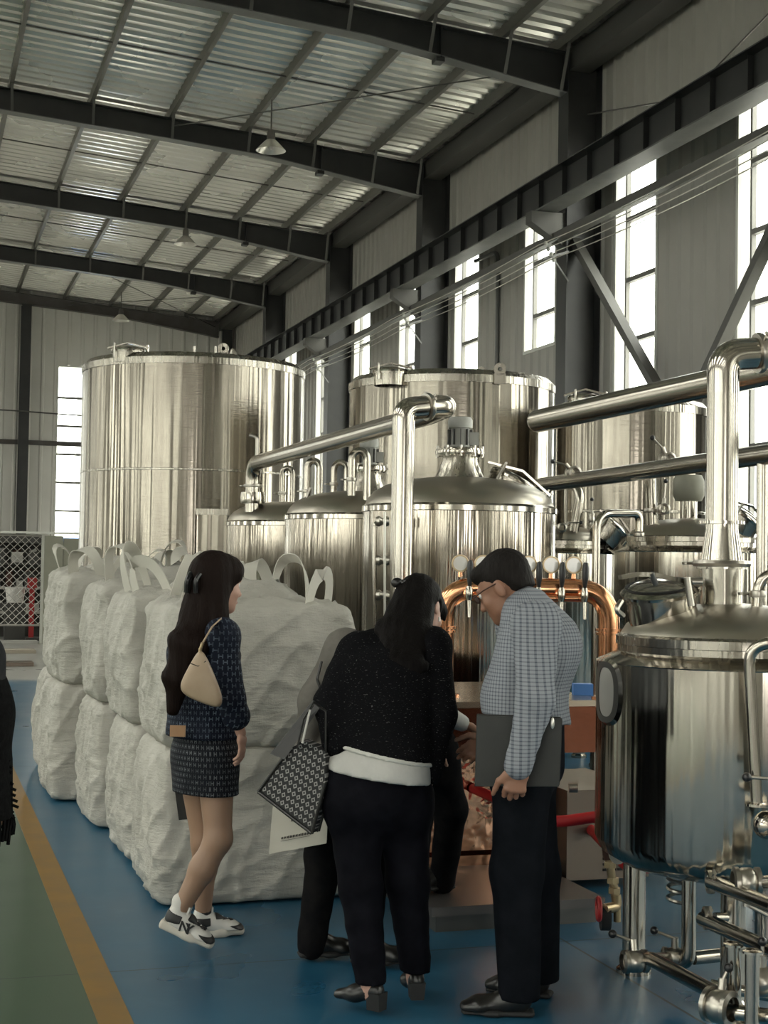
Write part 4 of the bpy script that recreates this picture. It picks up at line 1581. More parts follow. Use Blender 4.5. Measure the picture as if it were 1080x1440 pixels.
# flat stock lying on the floor in front of the fence
for k, (v, w, mt_, lab) in enumerate(((905, .35, 'clutter_grey', 'long flat grey plate on the floor before the fence'), (918, .5, 'plank_wood', 'pale board on the floor before the fence'), (936, .5, 'cooler_body', 'wide light sheet on the floor where the blue paint starts'))):
    p = onz(-10, v)
    q = onz(52 - 3 * k, v)
    tag(MB().box((p[0] - 1.5, p[1] - w / 2, .003 + .0), (q[0], p[1] + w / 2, .06)).build('floor_sheet', mt_), lab, 'sheet')

# ================================================================== BULK BAGS
def bag_mesh(cx, cy, z0, w, d, h, seed, slump=.0):
    n = 52
    rs = random.Random(seed)
    off = Vector((rs.uniform(0, 50), rs.uniform(0, 50), rs.uniform(0, 50)))
    vid, vs, fs = {}, [], []

    def key(i, j, k):
        return (i, j, k)

    def vert(i, j, k):
        q = (i, j, k)
        if q in vid:
            return vid[q]
        p = np.array((2 * i / n - 1, 2 * j / n - 1, 2 * k / n - 1))
        # soften the box
        px, py, pz = p
        e = 13.0
        m_ = (abs(px) ** e + abs(py) ** e + abs(pz) ** e) ** (1 / e)
        mx_ = max(abs(px), abs(py), abs(pz))
        s = .05 + .95 * mx_ / max(m_, 1e-6)
        px, py, pz = px * s, py * s, pz * s
        zz = (pz + 1) / 2
        bul = 1 + .035 * math.sin(PI * min(1, zz * 1.05)) - .035 * zz ** 3 + .02 * (1 - zz) ** 2
        x, y, z = px * w / 2 * bul, py * d / 2 * bul, zz * h
        f1 = noise.noise(Vector((x * 2.2, y * 2.2, z * 3)) + off)
        f2 = noise.noise(Vector((x * 8, y * 8, z * 12)) + off)
        wob = .25 * noise.noise(Vector((x * 2, y * 2, z * 2)) + off * .3)
        rdg = 1 - abs(noise.noise(Vector((x * 2.4 + wob * 3, y * 2.4, z * 5 + wob * 5)) + off)) * 2
        rdg2 = 1 - abs(noise.noise(Vector((x * 6.0 - 2 * z, y * 6.0 + 2 * z, z * 2.2)) + off * 1.7)) * 2
        rdg3 = 1 - abs(noise.noise(Vector((x * 5 + 4 * z, y * 5 + 4 * z, z * 4 + wob * 5)) + off * 2.3)) * 2
        dd = .020 * f1 + .002 * f2 + .010 * max(0, rdg) ** 4 + .016 * max(0, rdg2) ** 4 + .008 * max(0, rdg3) ** 4
        nx, ny = px, py
        if max(abs(px), abs(py)) > abs(pz) * .9:
            ln = math.hypot(px, py) + 1e-6
            x += nx / ln * dd * 1.2
            y += ny / ln * dd * 1.2
        else:
            z += dd * 1.2 * (1 if pz > 0 else 0)
        z = max(0.0, z)
        vid[q] = len(vs)
        vs.append((cx + x, cy + y, z0 + z))
        return vid[q]
    for i in range(n):
        for j in range(n):
            for a, b, c, dd_ in (((i, j, 0), (i, j + 1, 0), (i + 1, j + 1, 0), (i + 1, j, 0)), ((i, j, n), (i + 1, j, n), (i + 1, j + 1, n), (i, j + 1, n)),
                                 ((i, 0, j), (i + 1, 0, j), (i + 1, 0, j + 1), (i, 0, j + 1)), ((i, n, j), (i, n, j + 1), (i + 1, n, j + 1), (i + 1, n, j)),
                                 ((0, i, j), (0, i, j + 1), (0, i + 1, j + 1), (0, i + 1, j)), ((n, i, j), (n, i + 1, j), (n, i + 1, j + 1), (n, i, j + 1))):
                fs.append((vert(*a), vert(*b), vert(*c), vert(*dd_)))
    return MB().add(vs, fs)


def bulk_bag(cx, cy, z0, w, d, h, seed, label, straps=True, gather=True):
    rs = random.Random(seed * 7 + 1)
    root = thing('bulk_bag', label, 'bulk bag', (cx, cy, z0), 'white woven bulk bags')
    bag_mesh(cx, cy, z0, w, d * .965, h, seed).build('sack', 'woven_bag', root, smooth=180)
    # side seams
    for sx in (-1, 1):
        q = [np.array((cx + sx * w * .34, cy - d / 2 * (1.03 + .02 * math.sin(3 * k)) - .012, z0 + .06 + k * (h - .12) / 8)) for k in range(9)]
    zt = z0 + h - .03
    if straps:
        for sx in (-1, 1):
            for sy in (-1, 1):
                a = np.array((cx + sx * w * .40, cy + sy * d * .20, zt - .04))
                b = np.array((cx + sx * w * .24, cy + sy * d * .40, zt - .04))
                hh = rs.uniform(.20, .34)
                lean = np.array((rs.uniform(-.10, .10), rs.uniform(-.08, .08), 0))
                L = arc_loop(a, b, hh, 16, lean)
                wd = nrm(np.array((-sy * (a - b)[1], (a - b)[0] * sx, 0)) + np.array((rs.uniform(-.5, .5), rs.uniform(-.5, .5), .2)))
                MB().ribbon(L, wd, .07, .005).build('lifting_strap', 'strap_web', root, smooth=60)
    if gather:
        # crumpled filling spout folded on top
        pts = []
        n = 18
        vs, fs = [], []
        for i in range(7):
            t_ = i / 6
            rr = w * (.34 - .22 * t_)
            for k in range(n):
                a = 2 * PI * k / n
                jj = 1 + .28 * noise.noise(Vector((math.cos(a) * 2, math.sin(a) * 2, t_ * 3 + seed)))
                vs.append((cx + rr * jj * math.cos(a) + .05 * t_, cy + rr * jj * math.sin(a), zt - .02 + .15 * t_ ** .8 + .05 * noise.noise(Vector((k * .9, i * 1.1, seed)))))
        for i in range(6):
            for k in range(n):
                a, b = i * n + k, i * n + (k + 1) % n
                fs.append((a, b, b + n, a + n))
        fs.append(tuple(6 * n + k for k in range(n)))
        MB().add(vs, fs).build('spout_folds', 'woven_bag', root, smooth=180)
    return root


rows = [(1.60, 7.38, .94, .92, .74, .70), (1.62, 8.46, .98, .96, .74, .72), (1.58, 9.52, 1.02, .98, .76, .74), (1.45, 10.62, 1.06, 1.0, .78, .76), (1.48, 11.75, 1.02, 1.0, .78, .78)]
txt = ['in the stack beside the walking woman', 'second stack along the row', 'middle stack of the row', 'fourth stack along the row', 'last stack of the row, by the partition']
for i, (cx, cy, w, d, h0, h1) in enumerate(rows):
    bulk_bag(cx, cy, 0, w, d, h0, 10 + i, 'lower white bulk bag standing on the floor, ' + txt[i], False, False)
    bulk_bag(cx + (.02, -.03, .0, .03, .04)[i], cy + .02, h0 - .012, w * .97, d * .97, h1 - (0, .0, 0, 0, 0)[i], 30 + i, 'upper white bulk bag with lifting straps, ' + txt[i])
# ================================================================== PEOPLE
# bodies and clothes are grown as smooth implicit surfaces (blended tapered limbs) and meshed with surface nets
def surface_nets(fn, lo, hi, h):
    lo, hi = np.asarray(lo, float), np.asarray(hi, float)
    n = np.maximum(4, np.ceil((hi - lo) / h).astype(int) + 1)
    gx, gy, gz = (lo[i] + h * np.arange(n[i]) for i in range(3))
    P = np.stack(np.meshgrid(gx, gy, gz, indexing='ij'), -1).reshape(-1, 3)
    d = np.empty(len(P))
    for s in range(0, len(P), 200000):
        d[s:s + 200000] = fn(P[s:s + 200000])
    d = d.reshape(n)
    # outer shell is outside
    for ax in range(3):
        for e in (0, -1):
            sl = [slice(None)] * 3
            sl[ax] = e
            d[tuple(sl)] = np.maximum(d[tuple(sl)], 1e-4)
    ins = d < 0
    cs = [slice(0, -1), slice(1, None)]
    cnt = np.zeros(n - 1, int)
    acc = np.zeros((*(n - 1), 3))
    any_in = np.zeros(n - 1, bool)
    all_in = np.ones(n - 1, bool)
    for i in (0, 1):
        for j in (0, 1):
            for k in (0, 1):
                q = ins[cs[i], cs[j], cs[k]]
                any_in |= q
                all_in &= q
    act = any_in & ~all_in
    ed = []
    for i in (0, 1):
        for j in (0, 1):
            ed += [((0, i, j), (1, i, j)), ((i, 0, j), (i, 1, j)), ((i, j, 0), (i, j, 1))]
    for a, b in ed:
        da = d[cs[a[0]], cs[a[1]], cs[a[2]]]
        db = d[cs[b[0]], cs[b[1]], cs[b[2]]]
        cr = (da < 0) != (db < 0)
        t = np.where(cr, da / np.where(cr, da - db, 1), 0)
        for ax in range(3):
            acc[..., ax] += np.where(cr, a[ax] + t * (b[ax] - a[ax]), 0)
        cnt += cr
    idx = -np.ones(n - 1, int)
    ii = np.argwhere(act)
    idx[act] = np.arange(len(ii))
    V = (ii + acc[act] / np.maximum(cnt[act], 1)[:, None]) * h + lo
    F = []
    for ax in range(3):
        o1, o2 = (ax + 1) % 3, (ax + 2) % 3
        sa = [slice(None)] * 3
        sb = [slice(None)] * 3
        sa[ax], sb[ax] = slice(0, -1), slice(1, None)
        A, B = ins[tuple(sa)], ins[tuple(sb)]
        for flip, mask in ((False, A & ~B), (True, ~A & B)):
            q = np.argwhere(mask)
            q = q[(q[:, o1] > 0) & (q[:, o2] > 0) & (q[:, o1] < n[o1] - 1) & (q[:, o2] < n[o2] - 1)]
            e1 = np.zeros(3, int)
            e2 = np.zeros(3, int)
            e1[o1], e2[o2] = 1, 1
            quad = [idx[tuple((q - e1 - e2).T)], idx[tuple((q - e2).T)], idx[tuple(q.T)], idx[tuple((q - e1).T)]]
            if flip:
                quad = quad[::-1]
            F.append(np.stack(quad, 1))
    return V, np.concatenate(F)


def s_cone(a, b, ra, rb):
    a, b = np.asarray(a, float), np.asarray(b, float)
    ab = b - a
    L = np.dot(ab, ab) + 1e-12

    def f(P):
        t = np.clip(((P - a) @ ab) / L, 0, 1)
        return np.linalg.norm(P - a - t[:, None] * ab, axis=1) - (ra + (rb - ra) * t)
    f.box = (np.minimum(a - ra, b - rb), np.maximum(a + ra, b + rb))
    return f


def s_ell(c, r, M=None):
    c, r = np.asarray(c, float), np.asarray(r, float)
    M = np.eye(3) if M is None else np.asarray(M, float)      # rows: local axes

    def f(P):
        q = (P - c) @ M.T
        k0 = np.linalg.norm(q / r, axis=1)
        k1 = np.linalg.norm(q / (r * r), axis=1) + 1e-9
        return k0 * (k0 - 1) / k1
    m_ = r.max()
    f.box = (c - m_, c + m_)
    return f


def s_ecap(a, b, ra, rb, side):
    """elliptic limb from a to b: ra, rb = (half width along side, half depth)"""
    a, b = np.asarray(a, float), np.asarray(b, float)
    ax = nrm(b - a)
    s = np.asarray(side, float)
    s = nrm(s - ax * np.dot(s, ax))
    q = np.cross(ax, s)
    L = np.linalg.norm(b - a)
    ra, rb = np.asarray(ra, float), np.asarray(rb, float)

    def f(P):
        d = P - a
        w = d @ ax
        t = np.clip(w / L, 0, 1)
        rr = ra + (rb - ra) * t[:, None]
        o = w - np.clip(w, 0, L)
        x, y = d @ s, d @ q
        mn = rr.min(1)
        k = np.sqrt((x / rr[:, 0]) ** 2 + (y / rr[:, 1]) ** 2 + (o / mn) ** 2)
        return (k - 1) * mn
    m_ = max(ra.max(), rb.max())
    f.box = (np.minimum(a, b) - m_, np.maximum(a, b) + m_)
    return f


def s_rbox(c, hx, hy, hz, M, r):
    c, M, hh = np.asarray(c, float), np.asarray(M, float), np.array((hx, hy, hz)) - r

    def f(P):
        q = np.abs((P - c) @ M.T) - hh
        return np.linalg.norm(np.maximum(q, 0), axis=1) + np.minimum(q.max(1), 0) - r
    m_ = hx + hy + hz
    f.box = (c - m_, c + m_)
    return f


def smin(a, b, k):
    h = np.clip(.5 + .5 * (b - a) / k, 0, 1)
    return b + (a - b) * h - k * h * (1 - h)


def blend(prims, k=.03, cuts=(), wrinkle=0.0, wf=14.0, seed=0):
    """smooth union of prims; cuts = (point, outward normal) half spaces; gentle folds"""
    rs = np.random.RandomState(seed)
    ks = rs.normal(size=(4, 3)) * wf
    ph = rs.uniform(0, 6, 4)

    def f(P):
        d = None
        for p in prims:
            kk = k
            if isinstance(p, tuple):
                p, kk = p
            v = p(P)
            d = v if d is None else smin(d, v, kk)
        if wrinkle:
            w = np.zeros(len(P))
            for i in range(4):
                w += np.abs(np.sin(P @ ks[i] + ph[i] + 1.3 * np.sin(P @ ks[(i + 1) % 4] * .5)))
            d = d + wrinkle * (w / 2 - 1.2)
        for c, n in cuts:
            d = np.maximum(d, (P - np.asarray(c)) @ nrm(n))
        return d
    pb = [(p[0] if isinstance(p, tuple) else p).box for p in prims]
    f.box = (np.min([b[0] for b in pb], 0), np.max([b[1] for b in pb], 0))
    return f


def grow(fn, h=.011, pad=.03):
    return surface_nets(fn, fn.box[0] - pad, fn.box[1] + pad, h)


def net_part(name, fn, matname, parent, h=.011, extra=()):
    V, F = grow(fn, h)
    m_ = MB()
    m_.v, m_.f = V.tolist(), [tuple(q) for q in F.tolist()]
    for fx, hx in extra:
        V2, F2 = grow(fx, hx, .012)
        k = len(m_.v)
        m_.v += V2.tolist()
        m_.f += [tuple(i + k for i in q) for q in F2.tolist()]
    return m_.build(name, matname, parent, smooth=180)


def axes(fwd, up=UP):
    f = nrm(fwd)
    r_ = nrm(np.cross(f, up))
    u_ = np.cross(r_, f)
    return r_, f, u_


def head_prims(c, fwd, up, s=1.0, male=False):
    """head in local axes: x to its own side, y to the face, z to the crown"""
    x, y, z = axes(fwd, up)
    M = np.array([x, y, z])

    def L(px, py, pz):
        return c + s * (px * x + py * y + pz * z)
    jw = 1.1 if male else 1.0
    P = [s_ell(L(0, -.018, .035), s * np.array((.076, .098, .092)), M),
         s_ell(L(0, .025, -.015), s * np.array((.066, .072, .088)), M),
         (s_ell(L(0, .040, -.070), s * np.array((.050 * jw, .052, .045)), M), .03 * s),
         (s_ell(L(0, .074, -.098), s * np.array((.022 * jw, .020, .018)), M), .025 * s),
         (s_cone(L(0, .090, .012), L(0, .112, -.030), .008 * s, .0125 * s), .014 * s),
         (s_ell(L(0, .099, -.034), s * np.array((.018, .014, .010)), M), .008 * s),
         (s_ell(L(0, .084, .028), s * np.array((.048, .016, .012)), M), .012 * s),
         (s_ell(L(0, .089, -.060), s * np.array((.025, .012, .007)), M), .006 * s),
         (s_ell(L(0, .087, -.071), s * np.array((.022, .012, .008)), M), .006 * s)]
    for sd in (-1, 1):
        P.append((s_ell(L(sd * .040, .062, -.028), s * np.array((.026, .022, .024)), M), .02 * s))
        P.append((s_ell(L(sd * .077, -.012, -.012), s * np.array((.009, .021, .034)), M), .006 * s))
    return P, L, M


def eyes(parent, L, s):
    for sd in (-1, 1):
        c = L(sd * .032, .080, .010)
        e = MB().ball(c, .0135 * s, 12).build('eye', 'eye_white', parent)
        MB().ball(L(sd * .032, .0875, .010), .0075 * s, 10).build('iris', 'eye_dark', e)


def hand_fn(w, d, n, thumb, s=1.0, curl=(.5, .6, .4), spread=.0):
    """w wrist, d along the fingers, n out of the palm, thumb = side the thumb leaves on"""
    d = nrm(d)
    n = nrm(n - d * np.dot(n, d))
    t = np.asarray(thumb, float)
    t = nrm(t - d * np.dot(t, d) - n * np.dot(t, n))
    P = [s_ecap(w - d * .01, w + d * .03 * s, (.026 * s, .019 * s), (.036 * s, .017 * s), t),
         s_ecap(w + d * .03 * s, w + d * .082 * s, (.038 * s, .016 * s), (.040 * s, .0125 * s), t)]
    ln = (.074, .084, .077, .060)
    for i in range(4):
        b = w + d * (.088 - .006 * abs(i - 1.2)) * s + t * (.030 - .020 * i) * s
        dirv = nrm(d + t * spread * (1.5 - i))
        a = 0
        for j, (fr, cu) in enumerate(zip((.45, .31, .24), curl)):
            a += cu * (1 + .08 * i)
            v = dirv * math.cos(a) + n * math.sin(a)
            e = b + v * ln[i] * fr * s
            r0, r1 = (.0095 - .0008 * j) * s, (.0088 - .0009 * j) * s
            P.append((s_cone(b, e, r0, r1), .004))
            b = e
    b = w + d * .028 * s + t * .026 * s
    v1 = nrm(d * .75 + t * .75 + n * .25)
    e = b + v1 * .045 * s
    P.append((s_cone(b, e, .015 * s, .0115 * s), .012))
    v2 = nrm(d * 1.0 + t * .25 + n * .35)
    P.append((s_cone(e, e + v2 * .032 * s, .0112 * s, .0098 * s), .005))
    P.append((s_cone(e + v2 * .032 * s, e + v2 * .055 * s + n * .004, .0098 * s, .008 * s), .004))
    return blend(P, .012)


def shoe(parent, ankle, toe_dir, length=.26, kind='dress', pitch=0.0, flip=1):
    """footwear under an ankle point; pitch > 0 lifts the heel"""
    d = nrm(np.array([toe_dir[0], toe_dir[1], 0]))
    sd = np.array([d[1], -d[0], 0])
    dd = nrm(d * math.cos(pitch) - UP * math.sin(pitch))
    up = nrm(np.cross(sd, dd))
    if up[2] < 0:
        up = -up
    M = np.array([sd, dd, up])
    heel = ankle - up * .085 - dd * .055

    def L(x, y, z):
        return heel + sd * x + dd * y + up * z
    l = length
    w = .043
    if kind == 'heels':
        fn = blend([s_ecap(L(0, .03, .055), L(0, l * .5, .035), (.030, .035), (.036, .028), sd), s_ecap(L(0, l * .5, .03), L(0, l - .045, .018), (.038, .026), (.032, .018), sd)], .03,
                   [(L(0, .1, .078), UP * 1.0 + d * .15)])
        up_ = net_part('shoe_upper', fn, 'leather_black', parent, .006)
        MB().add([tuple(L(a * .030, b, z)) for z, sc in ((-.012, .8), (.05, 1)) for a, b in ((-sc, .0), (sc, .0), (sc, .055), (-sc, .055))],
                 [(0, 3, 2, 1), (4, 5, 6, 7), (0, 1, 5, 4), (1, 2, 6, 5), (2, 3, 7, 6), (3, 0, 4, 7)]).build('heel', 'rubber', up_)
        return
    th = .040 if kind == 'sneaker' else .020
    sole = blend([s_rbox(L(0, l * .30, th / 2), w * .92, l * .30, th / 2, M, .012), s_ecap(L(0, l * .45, th / 2), L(0, l - w, th / 2), (w, th / 2), (w * .85, th / 2), sd)], .02)
    upper = [s_ecap(L(0, .05, .05), L(0, .10, .055), (.036, .045), (.037, .042), sd), s_ecap(L(0, .10, .045), L(0, l * .68, .032), (.038, .042), (.042, .032), sd),
             s_ecap(L(0, l * .68, .032), L(0, l - .048, .026), (.042, .030), (.037, .020), sd), s_cone(L(0, .055, .06), L(0, .05, .10), .038, .036)]
    fn = blend(upper, .025, [(L(0, 0, th * .7), -up)])
    if kind == 'sneaker':
        u_ = net_part('shoe_upper', fn, 'shoe_white', parent, .006)
        net_part('shoe_sole', sole, 'sole_cream', u_, .006)
        # dark overlays: toe cap, heel counter, eyestay
        sh = blend([(lambda q: q)(p) for p in upper], .025)

        def band(lo_, hi_, zt, zb_, name):
            def f(P):
                q = (P - heel) @ M.T
                dd_ = sh(P) - .003
                return np.maximum.reduce([dd_, lo_ - q[:, 1], q[:, 1] - hi_, q[:, 2] - zt(q), zb_(q) - q[:, 2]])
            f.box = sh.box
            net_part(name, f, 'shoe_black', u_, .005)
        band(-.02, .082, lambda q: .085 + 0 * q[:, 1], lambda q: th * .8 + .25 * (q[:, 1]), 'heel_counter')
        band(l * .64, l + .02, lambda q: .05 + 0 * q[:, 1], lambda q: th * .7 + .45 * np.clip(l * .80 - q[:, 1], 0, 1), 'toe_cap')
        band(.105, l * .72, lambda q: .2 + 0 * q[:, 1], lambda q: .080 - .16 * (q[:, 1] - .1), 'eyestay')
        for k in range(4):
            y_ = .115 + .021 * k
            z_ = .088 - .009 * k
            MB().tube([L(-.026, y_, z_ - .008), L(0, y_ + .004, z_ + .004), L(.026, y_, z_ - .008)], .0035, 6).build('lace', 'shoe_white', u_)
        tg = MB().obox(L(0, .092, .105), sd * .022, dd * .004, up * .022).build('tongue', 'shoe_white', u_)
        return u_, L, sd, dd, up
    fn2 = blend([(f_) for f_ in upper], .025, [(L(0, 0, th * .7), -up)])
    u_ = net_part('shoe_upper', fn2, 'leather_black', parent, .007)
    net_part('shoe_sole', sole, 'rubber', u_, .007)
    return u_


def torso_prims(pel, chest, neck, side, wp, wc, dp, dc, waist=.86, belly=0.0, fwd=None):
    """pelvis - waist - ribcage - shoulders"""
    pel, chest, neck = (np.asarray(q, float) for q in (pel, chest, neck))
    wst = pel + (chest - pel) * .48
    if belly:
        wst = wst + nrm(fwd) * belly
    P = [s_ecap(pel - (chest - pel) * .10, pel + (chest - pel) * .15, (wp, dp), (wp * .97, dp), side),
         s_ecap(pel + (chest - pel) * .15, wst, (wp * .97, dp), (wp * waist, dp * .92 + belly * .4), side),
         s_ecap(wst, chest, (wp * waist, dp * .92 + belly * .4), (wc, dc), side),
         s_ecap(chest, chest + (neck - chest) * .62, (wc, dc), (wc * .78, dc * .72), side)]
    return P


# ------------------------------------------------------------------ walking woman in navy
D0 = 6.25
fw = nrm(CR * .80 + CF * .60)
sdv = nrm(np.cross(fw, UP))          # her own side towards the camera
W1 = thing('person', 'woman walking in navy patterned jacket and skirt, beige shoulder bag, long dark hair', 'person', onz(275, 1325))
hd = at(306, 822, D0)
nk = at(297, 872, D0)
ch = at(284, 925, D0 + .02)
pv = at(288, 1050, D0 + .02)
hp, HL, HM = head_prims(hd, nrm(fw - UP * .12), UP, .98)
hipR, hipL = pv + sdv * .085 - UP * .02, pv - sdv * .085 - UP * .02
knR, ankR = at(307, 1180, D0 - .10), at(252, 1283, D0 - .12)
knL, ankL = at(288, 1185, D0 + .10), at(286, 1272, D0 + .16)
shR, elR, wrR = at(313, 893, D0 - .13), at(326, 985, D0 - .16), at(339, 1032, D0 - .12)
body = blend([s_cone(hd - UP * .06 - fw * .02, nk - UP * .04, .046, .052), s_ecap(pv, ch, (.13, .085), (.14, .09), sdv), s_ecap(ch, nk, (.14, .09), (.07, .06), sdv),
              s_cone(hipR, knR, .082, .052), s_cone(knR, knR + (ankR - knR) * .4, .052, .050), s_cone(knR + (ankR - knR) * .4, ankR, .050, .032),
              s_cone(hipL, knL, .082, .052), s_cone(knL, knL + (ankL - knL) * .4, .052, .049), s_cone(knL + (ankL - knL) * .4, ankL - UP * .03, .049, .032),
              s_cone(shR, elR, .042, .034), s_cone(elR, wrR, .034, .022)], .03)
hnd = hand_fn(wrR, nrm(-UP + CR * .08), nrm(-sdv * .6 - fw * .5), fw * .7 - sdv * .5, .84, (.25, .4, .3))
bo = net_part('body', body, 'skin_fair', W1, .011, [(blend(hp, .03), .0055), (hnd, .004)])
eyes(bo, HL, .98)
tg_ = blend([s_cone(hipR, knR, .085, .055), s_cone(knR, knR + (ankR - knR) * .4, .055, .053), s_cone(knR + (ankR - knR) * .4, ankR, .053, .035), s_cone(hipL, knL, .085, .055), s_cone(knL, knL + (ankL - knL) * .4, .055, .052), s_cone(knL + (ankL - knL) * .4, ankL - UP * .03, .052, .035)], .03)
net_part('tights', tg_, 'nylon_leg', W1, .010)
jk = torso_prims(pv - UP * .0, ch, nk, sdv, .168, .168, .150, .135, .98) + [
    (s_cone(shR, elR, .066, .053), .04), (s_cone(elR, elR + (wrR - elR) * .30, .053, .050), .03),
    (s_ell(shR, (.07, .07, .065)), .04), (s_cone(nk - UP * .05, nk + UP * .035, .085, .068), .04),
    (s_cone(nk - sdv * .13 - UP * .06, at(285, 985, D0 + .18), .065, .055), .04)]
hem = at(280, 1036, D0)
net_part('jacket', blend(jk, .03, [(hem, -UP - CR * .02)], .004, 22, 3), 'monogram_navy', W1, .010)
cuff = elR + (wrR - elR) * .28
net_part('sleeve_cuff', blend([s_cone(cuff, cuff + (wrR - elR) * .18, .058, .060)], .01, [], .003, 30), 'monogram_navy', W1, .008)
sk = [s_ecap(pv + UP * .10, pv - UP * .02, (.145, .105), (.165, .125), sdv), s_ecap(pv - UP * .02, pv - UP * .22, (.165, .125), (.155, .125), sdv),
      (s_cone(hipR - UP * .05, hipR + (knR - hipR) * .5, .095, .088), .04), (s_cone(hipL - UP * .05, hipL + (knL - hipL) * .5, .09, .08), .04)]
net_part('skirt', blend(sk, .03, [(at(295, 1114, D0), -UP), (hem + UP * .04, UP)], .002, 20, 5), 'monogram_skirt', W1, .010)
pt = at(252, 1029, D0 - .13)
MB().obox(at(250, 1028, D0 - .165), CR * .032, CF * .004, UP * .023).build('leather_patch', 'leather_tan', W1)
# hair: cap, fringe by the temple, long fall down the back
x, y, z = axes(nrm(fw - UP * .12))
capH = [s_ell(HL(0, -.025, .042), np.array((.090, .112, .102)), HM), (s_ell(HL(0, .05, .07), np.array((.072, .06, .055)), HM), .03),
        (s_cone(HL(.062, .055, .05), HL(.072, .062, -.035), .022, .008), .02),
        s_ecap(HL(0, -.045, .0), at(288, 862, D0 - .07), (.092, .080), (.090, .06), CR),
        (s_ecap(at(288, 862, D0 - .07), at(265, 905, D0 - .15), (.090, .055), (.076, .045), CR), .04),
        (s_ecap(at(265, 905, D0 - .15), at(251, 955, D0 - .165), (.076, .045), (.058, .036), CR), .04),
        (s_ecap(at(251, 955, D0 - .165), at(243, 1000, D0 - .165), (.056, .036), (.026, .02), CR), .04),
        (s_cone(HL(.065, -.02, -.03), at(306, 893, D0 - .15), .034, .016), .03),
        (s_cone(HL(-.05, .03, -.04), at(330, 920, D0 + .06), .03, .02), .03),
        (s_cone(at(330, 920, D0 + .06), at(342, 985, D0 + .06), .02, .012), .03)]
face_c = HL(.0, .125, -.045)


def hairfn(P):
    d = blend(capH, .03)(P)
    q = (P - hd) @ HM.T
    w = np.abs(np.sin(95 * q[:, 0] + 9 * q[:, 2])) + np.abs(np.sin(88 * q[:, 1] + 7 * q[:, 2]))
    d = d + .0022 * (w - 1.2)
    f = s_ell(HL(0, .108, -.055), np.array((.13, .092, .105)), HM)(P)
    return np.maximum(d, -f)


hairfn.box = blend(capH, .03).box
hr = net_part('hair', hairfn, 'hair_brown', W1, .008)
cl_ = MB().tube(bend([HL(.0, -.135, .03), HL(.02, -.16, .0), HL(.0, -.145, -.05)], .02), .014, 8)
cl_.tube(bend([HL(.05, -.12, .03), HL(.06, -.145, .0), HL(.05, -.13, -.05)], .02), .010, 8)
cl_.build('hair_claw', 'black_plastic', hr)
net_part('lips', blend([s_ell(HL(0, .096, -.066), np.array((.020, .008, .010)), HM)], .01), 'lip', W1, .004)
# sneakers
r_ = shoe(W1, ankR + UP * .0, nrm(CR * .95 - CF * .12), .265, 'sneaker', .38)
u_, L, sd_, dd_, up_ = r_
out = sd_ if np.dot(sd_, CF) < 0 else -sd_
for ch_, dx in (('N', -.012), ('Y', .008)):
    cu = bpy.data.curves.new('logo_letter', 'FONT')
    cu.body = ch_
    cu.size = .060
    cu.extrude = .0012
    cu.offset = .0012
    cu.align_x = 'CENTER'
    cu.align_y = 'CENTER'
    cu.materials.append(MATS['shoe_black'])
    tmp_ = bpy.data.objects.new('logo_curve', cu)
    COL.objects.link(tmp_)
    bpy.context.view_layer.update()
    lm_ = bpy.data.meshes.new_from_object(tmp_.evaluated_get(bpy.context.evaluated_depsgraph_get()))
    bpy.data.objects.remove(tmp_)
    lo_ = bpy.data.objects.new('logo_letter', lm_)
    COL.objects.link(lo_)
    c_ = L(0, .118 + dx, .050) + out * .0445
    R3 = Matrix(((dd_[0], up_[0], out[0]), (dd_[1], up_[1], out[1]), (dd_[2], up_[2], out[2])))
    R3 = Matrix([list(q) for q in R3])
    xax = Vector(dd_)
    if Vector(dd_).cross(Vector(up_)).dot(Vector(out)) < 0:
        xax = -xax
    R3 = Matrix((xax, Vector(up_), Vector(out))).transposed()
    lo_.parent = u_
    off_ = Vector([float(q) for q in c_]) - Vector(wloc(u_))
    lo_.matrix_local = Matrix.Translation(off_) @ R3.to_4x4() @ Matrix.Rotation(.08, 4, 'Z')
net_part('sock', blend([s_cone(ankR - UP * .03, ankR + UP * .035 + (knR - ankR) * .03, .036, .037)], .01), 'shoe_white', W1, .008)
aL = ankL.copy()
aL[2] = .085
shoe(W1, aL, nrm(CR * .9 + CF * .25), .26, 'sneaker', 0.0)
net_part('sock', blend([s_cone(aL - UP * .02, aL + UP * .05, .036, .037)], .01), 'shoe_black', W1, .008)

# shoulder bag
BG = thing('shoulder_bag', 'beige leather hobo bag hanging on the walking woman', 'handbag', at(280, 985, D0 - .27))
Dg = D0 - .29
ol = [(281, 910), (270, 928), (259, 948), (252, 964), (256, 976), (274, 985), (295, 993), (312, 997), (314, 982), (307, 962), (299, 942), (290, 922)]
pts = [at(u, v, Dg) for u, v in ol]
n = len(pts)
cen = sum(pts) / n
vs, fs = [], []
rings = [(-.035, .80), (-.026, .95), (0, 1.0), (.026, .95), (.035, .80)]
for dy, sc in rings:
    for p in pts:
        vs.append(cen + (p - cen) * sc + CF * dy)
for i in range(len(rings) - 1):
    for k in range(n):
        a, b = i * n + k, i * n + (k + 1) % n
        fs.append((a, b, b + n, a + n))
vs += [cen - CF * .042, cen + CF * .042]
m_ = len(rings) * n
for k in range(n):
    fs.append((m_, (k + 1) % n, k))
    fs.append((m_ + 1, (len(rings) - 1) * n + k, (len(rings) - 1) * n + (k + 1) % n))
bgo = MB().add(vs, fs).build('bag_body', 'leather_beige', BG, smooth=60)
sb = bpy.data.objects[bgo.name].modifiers.new('round', 'SUBSURF')
sb.levels = sb.render_levels = 2
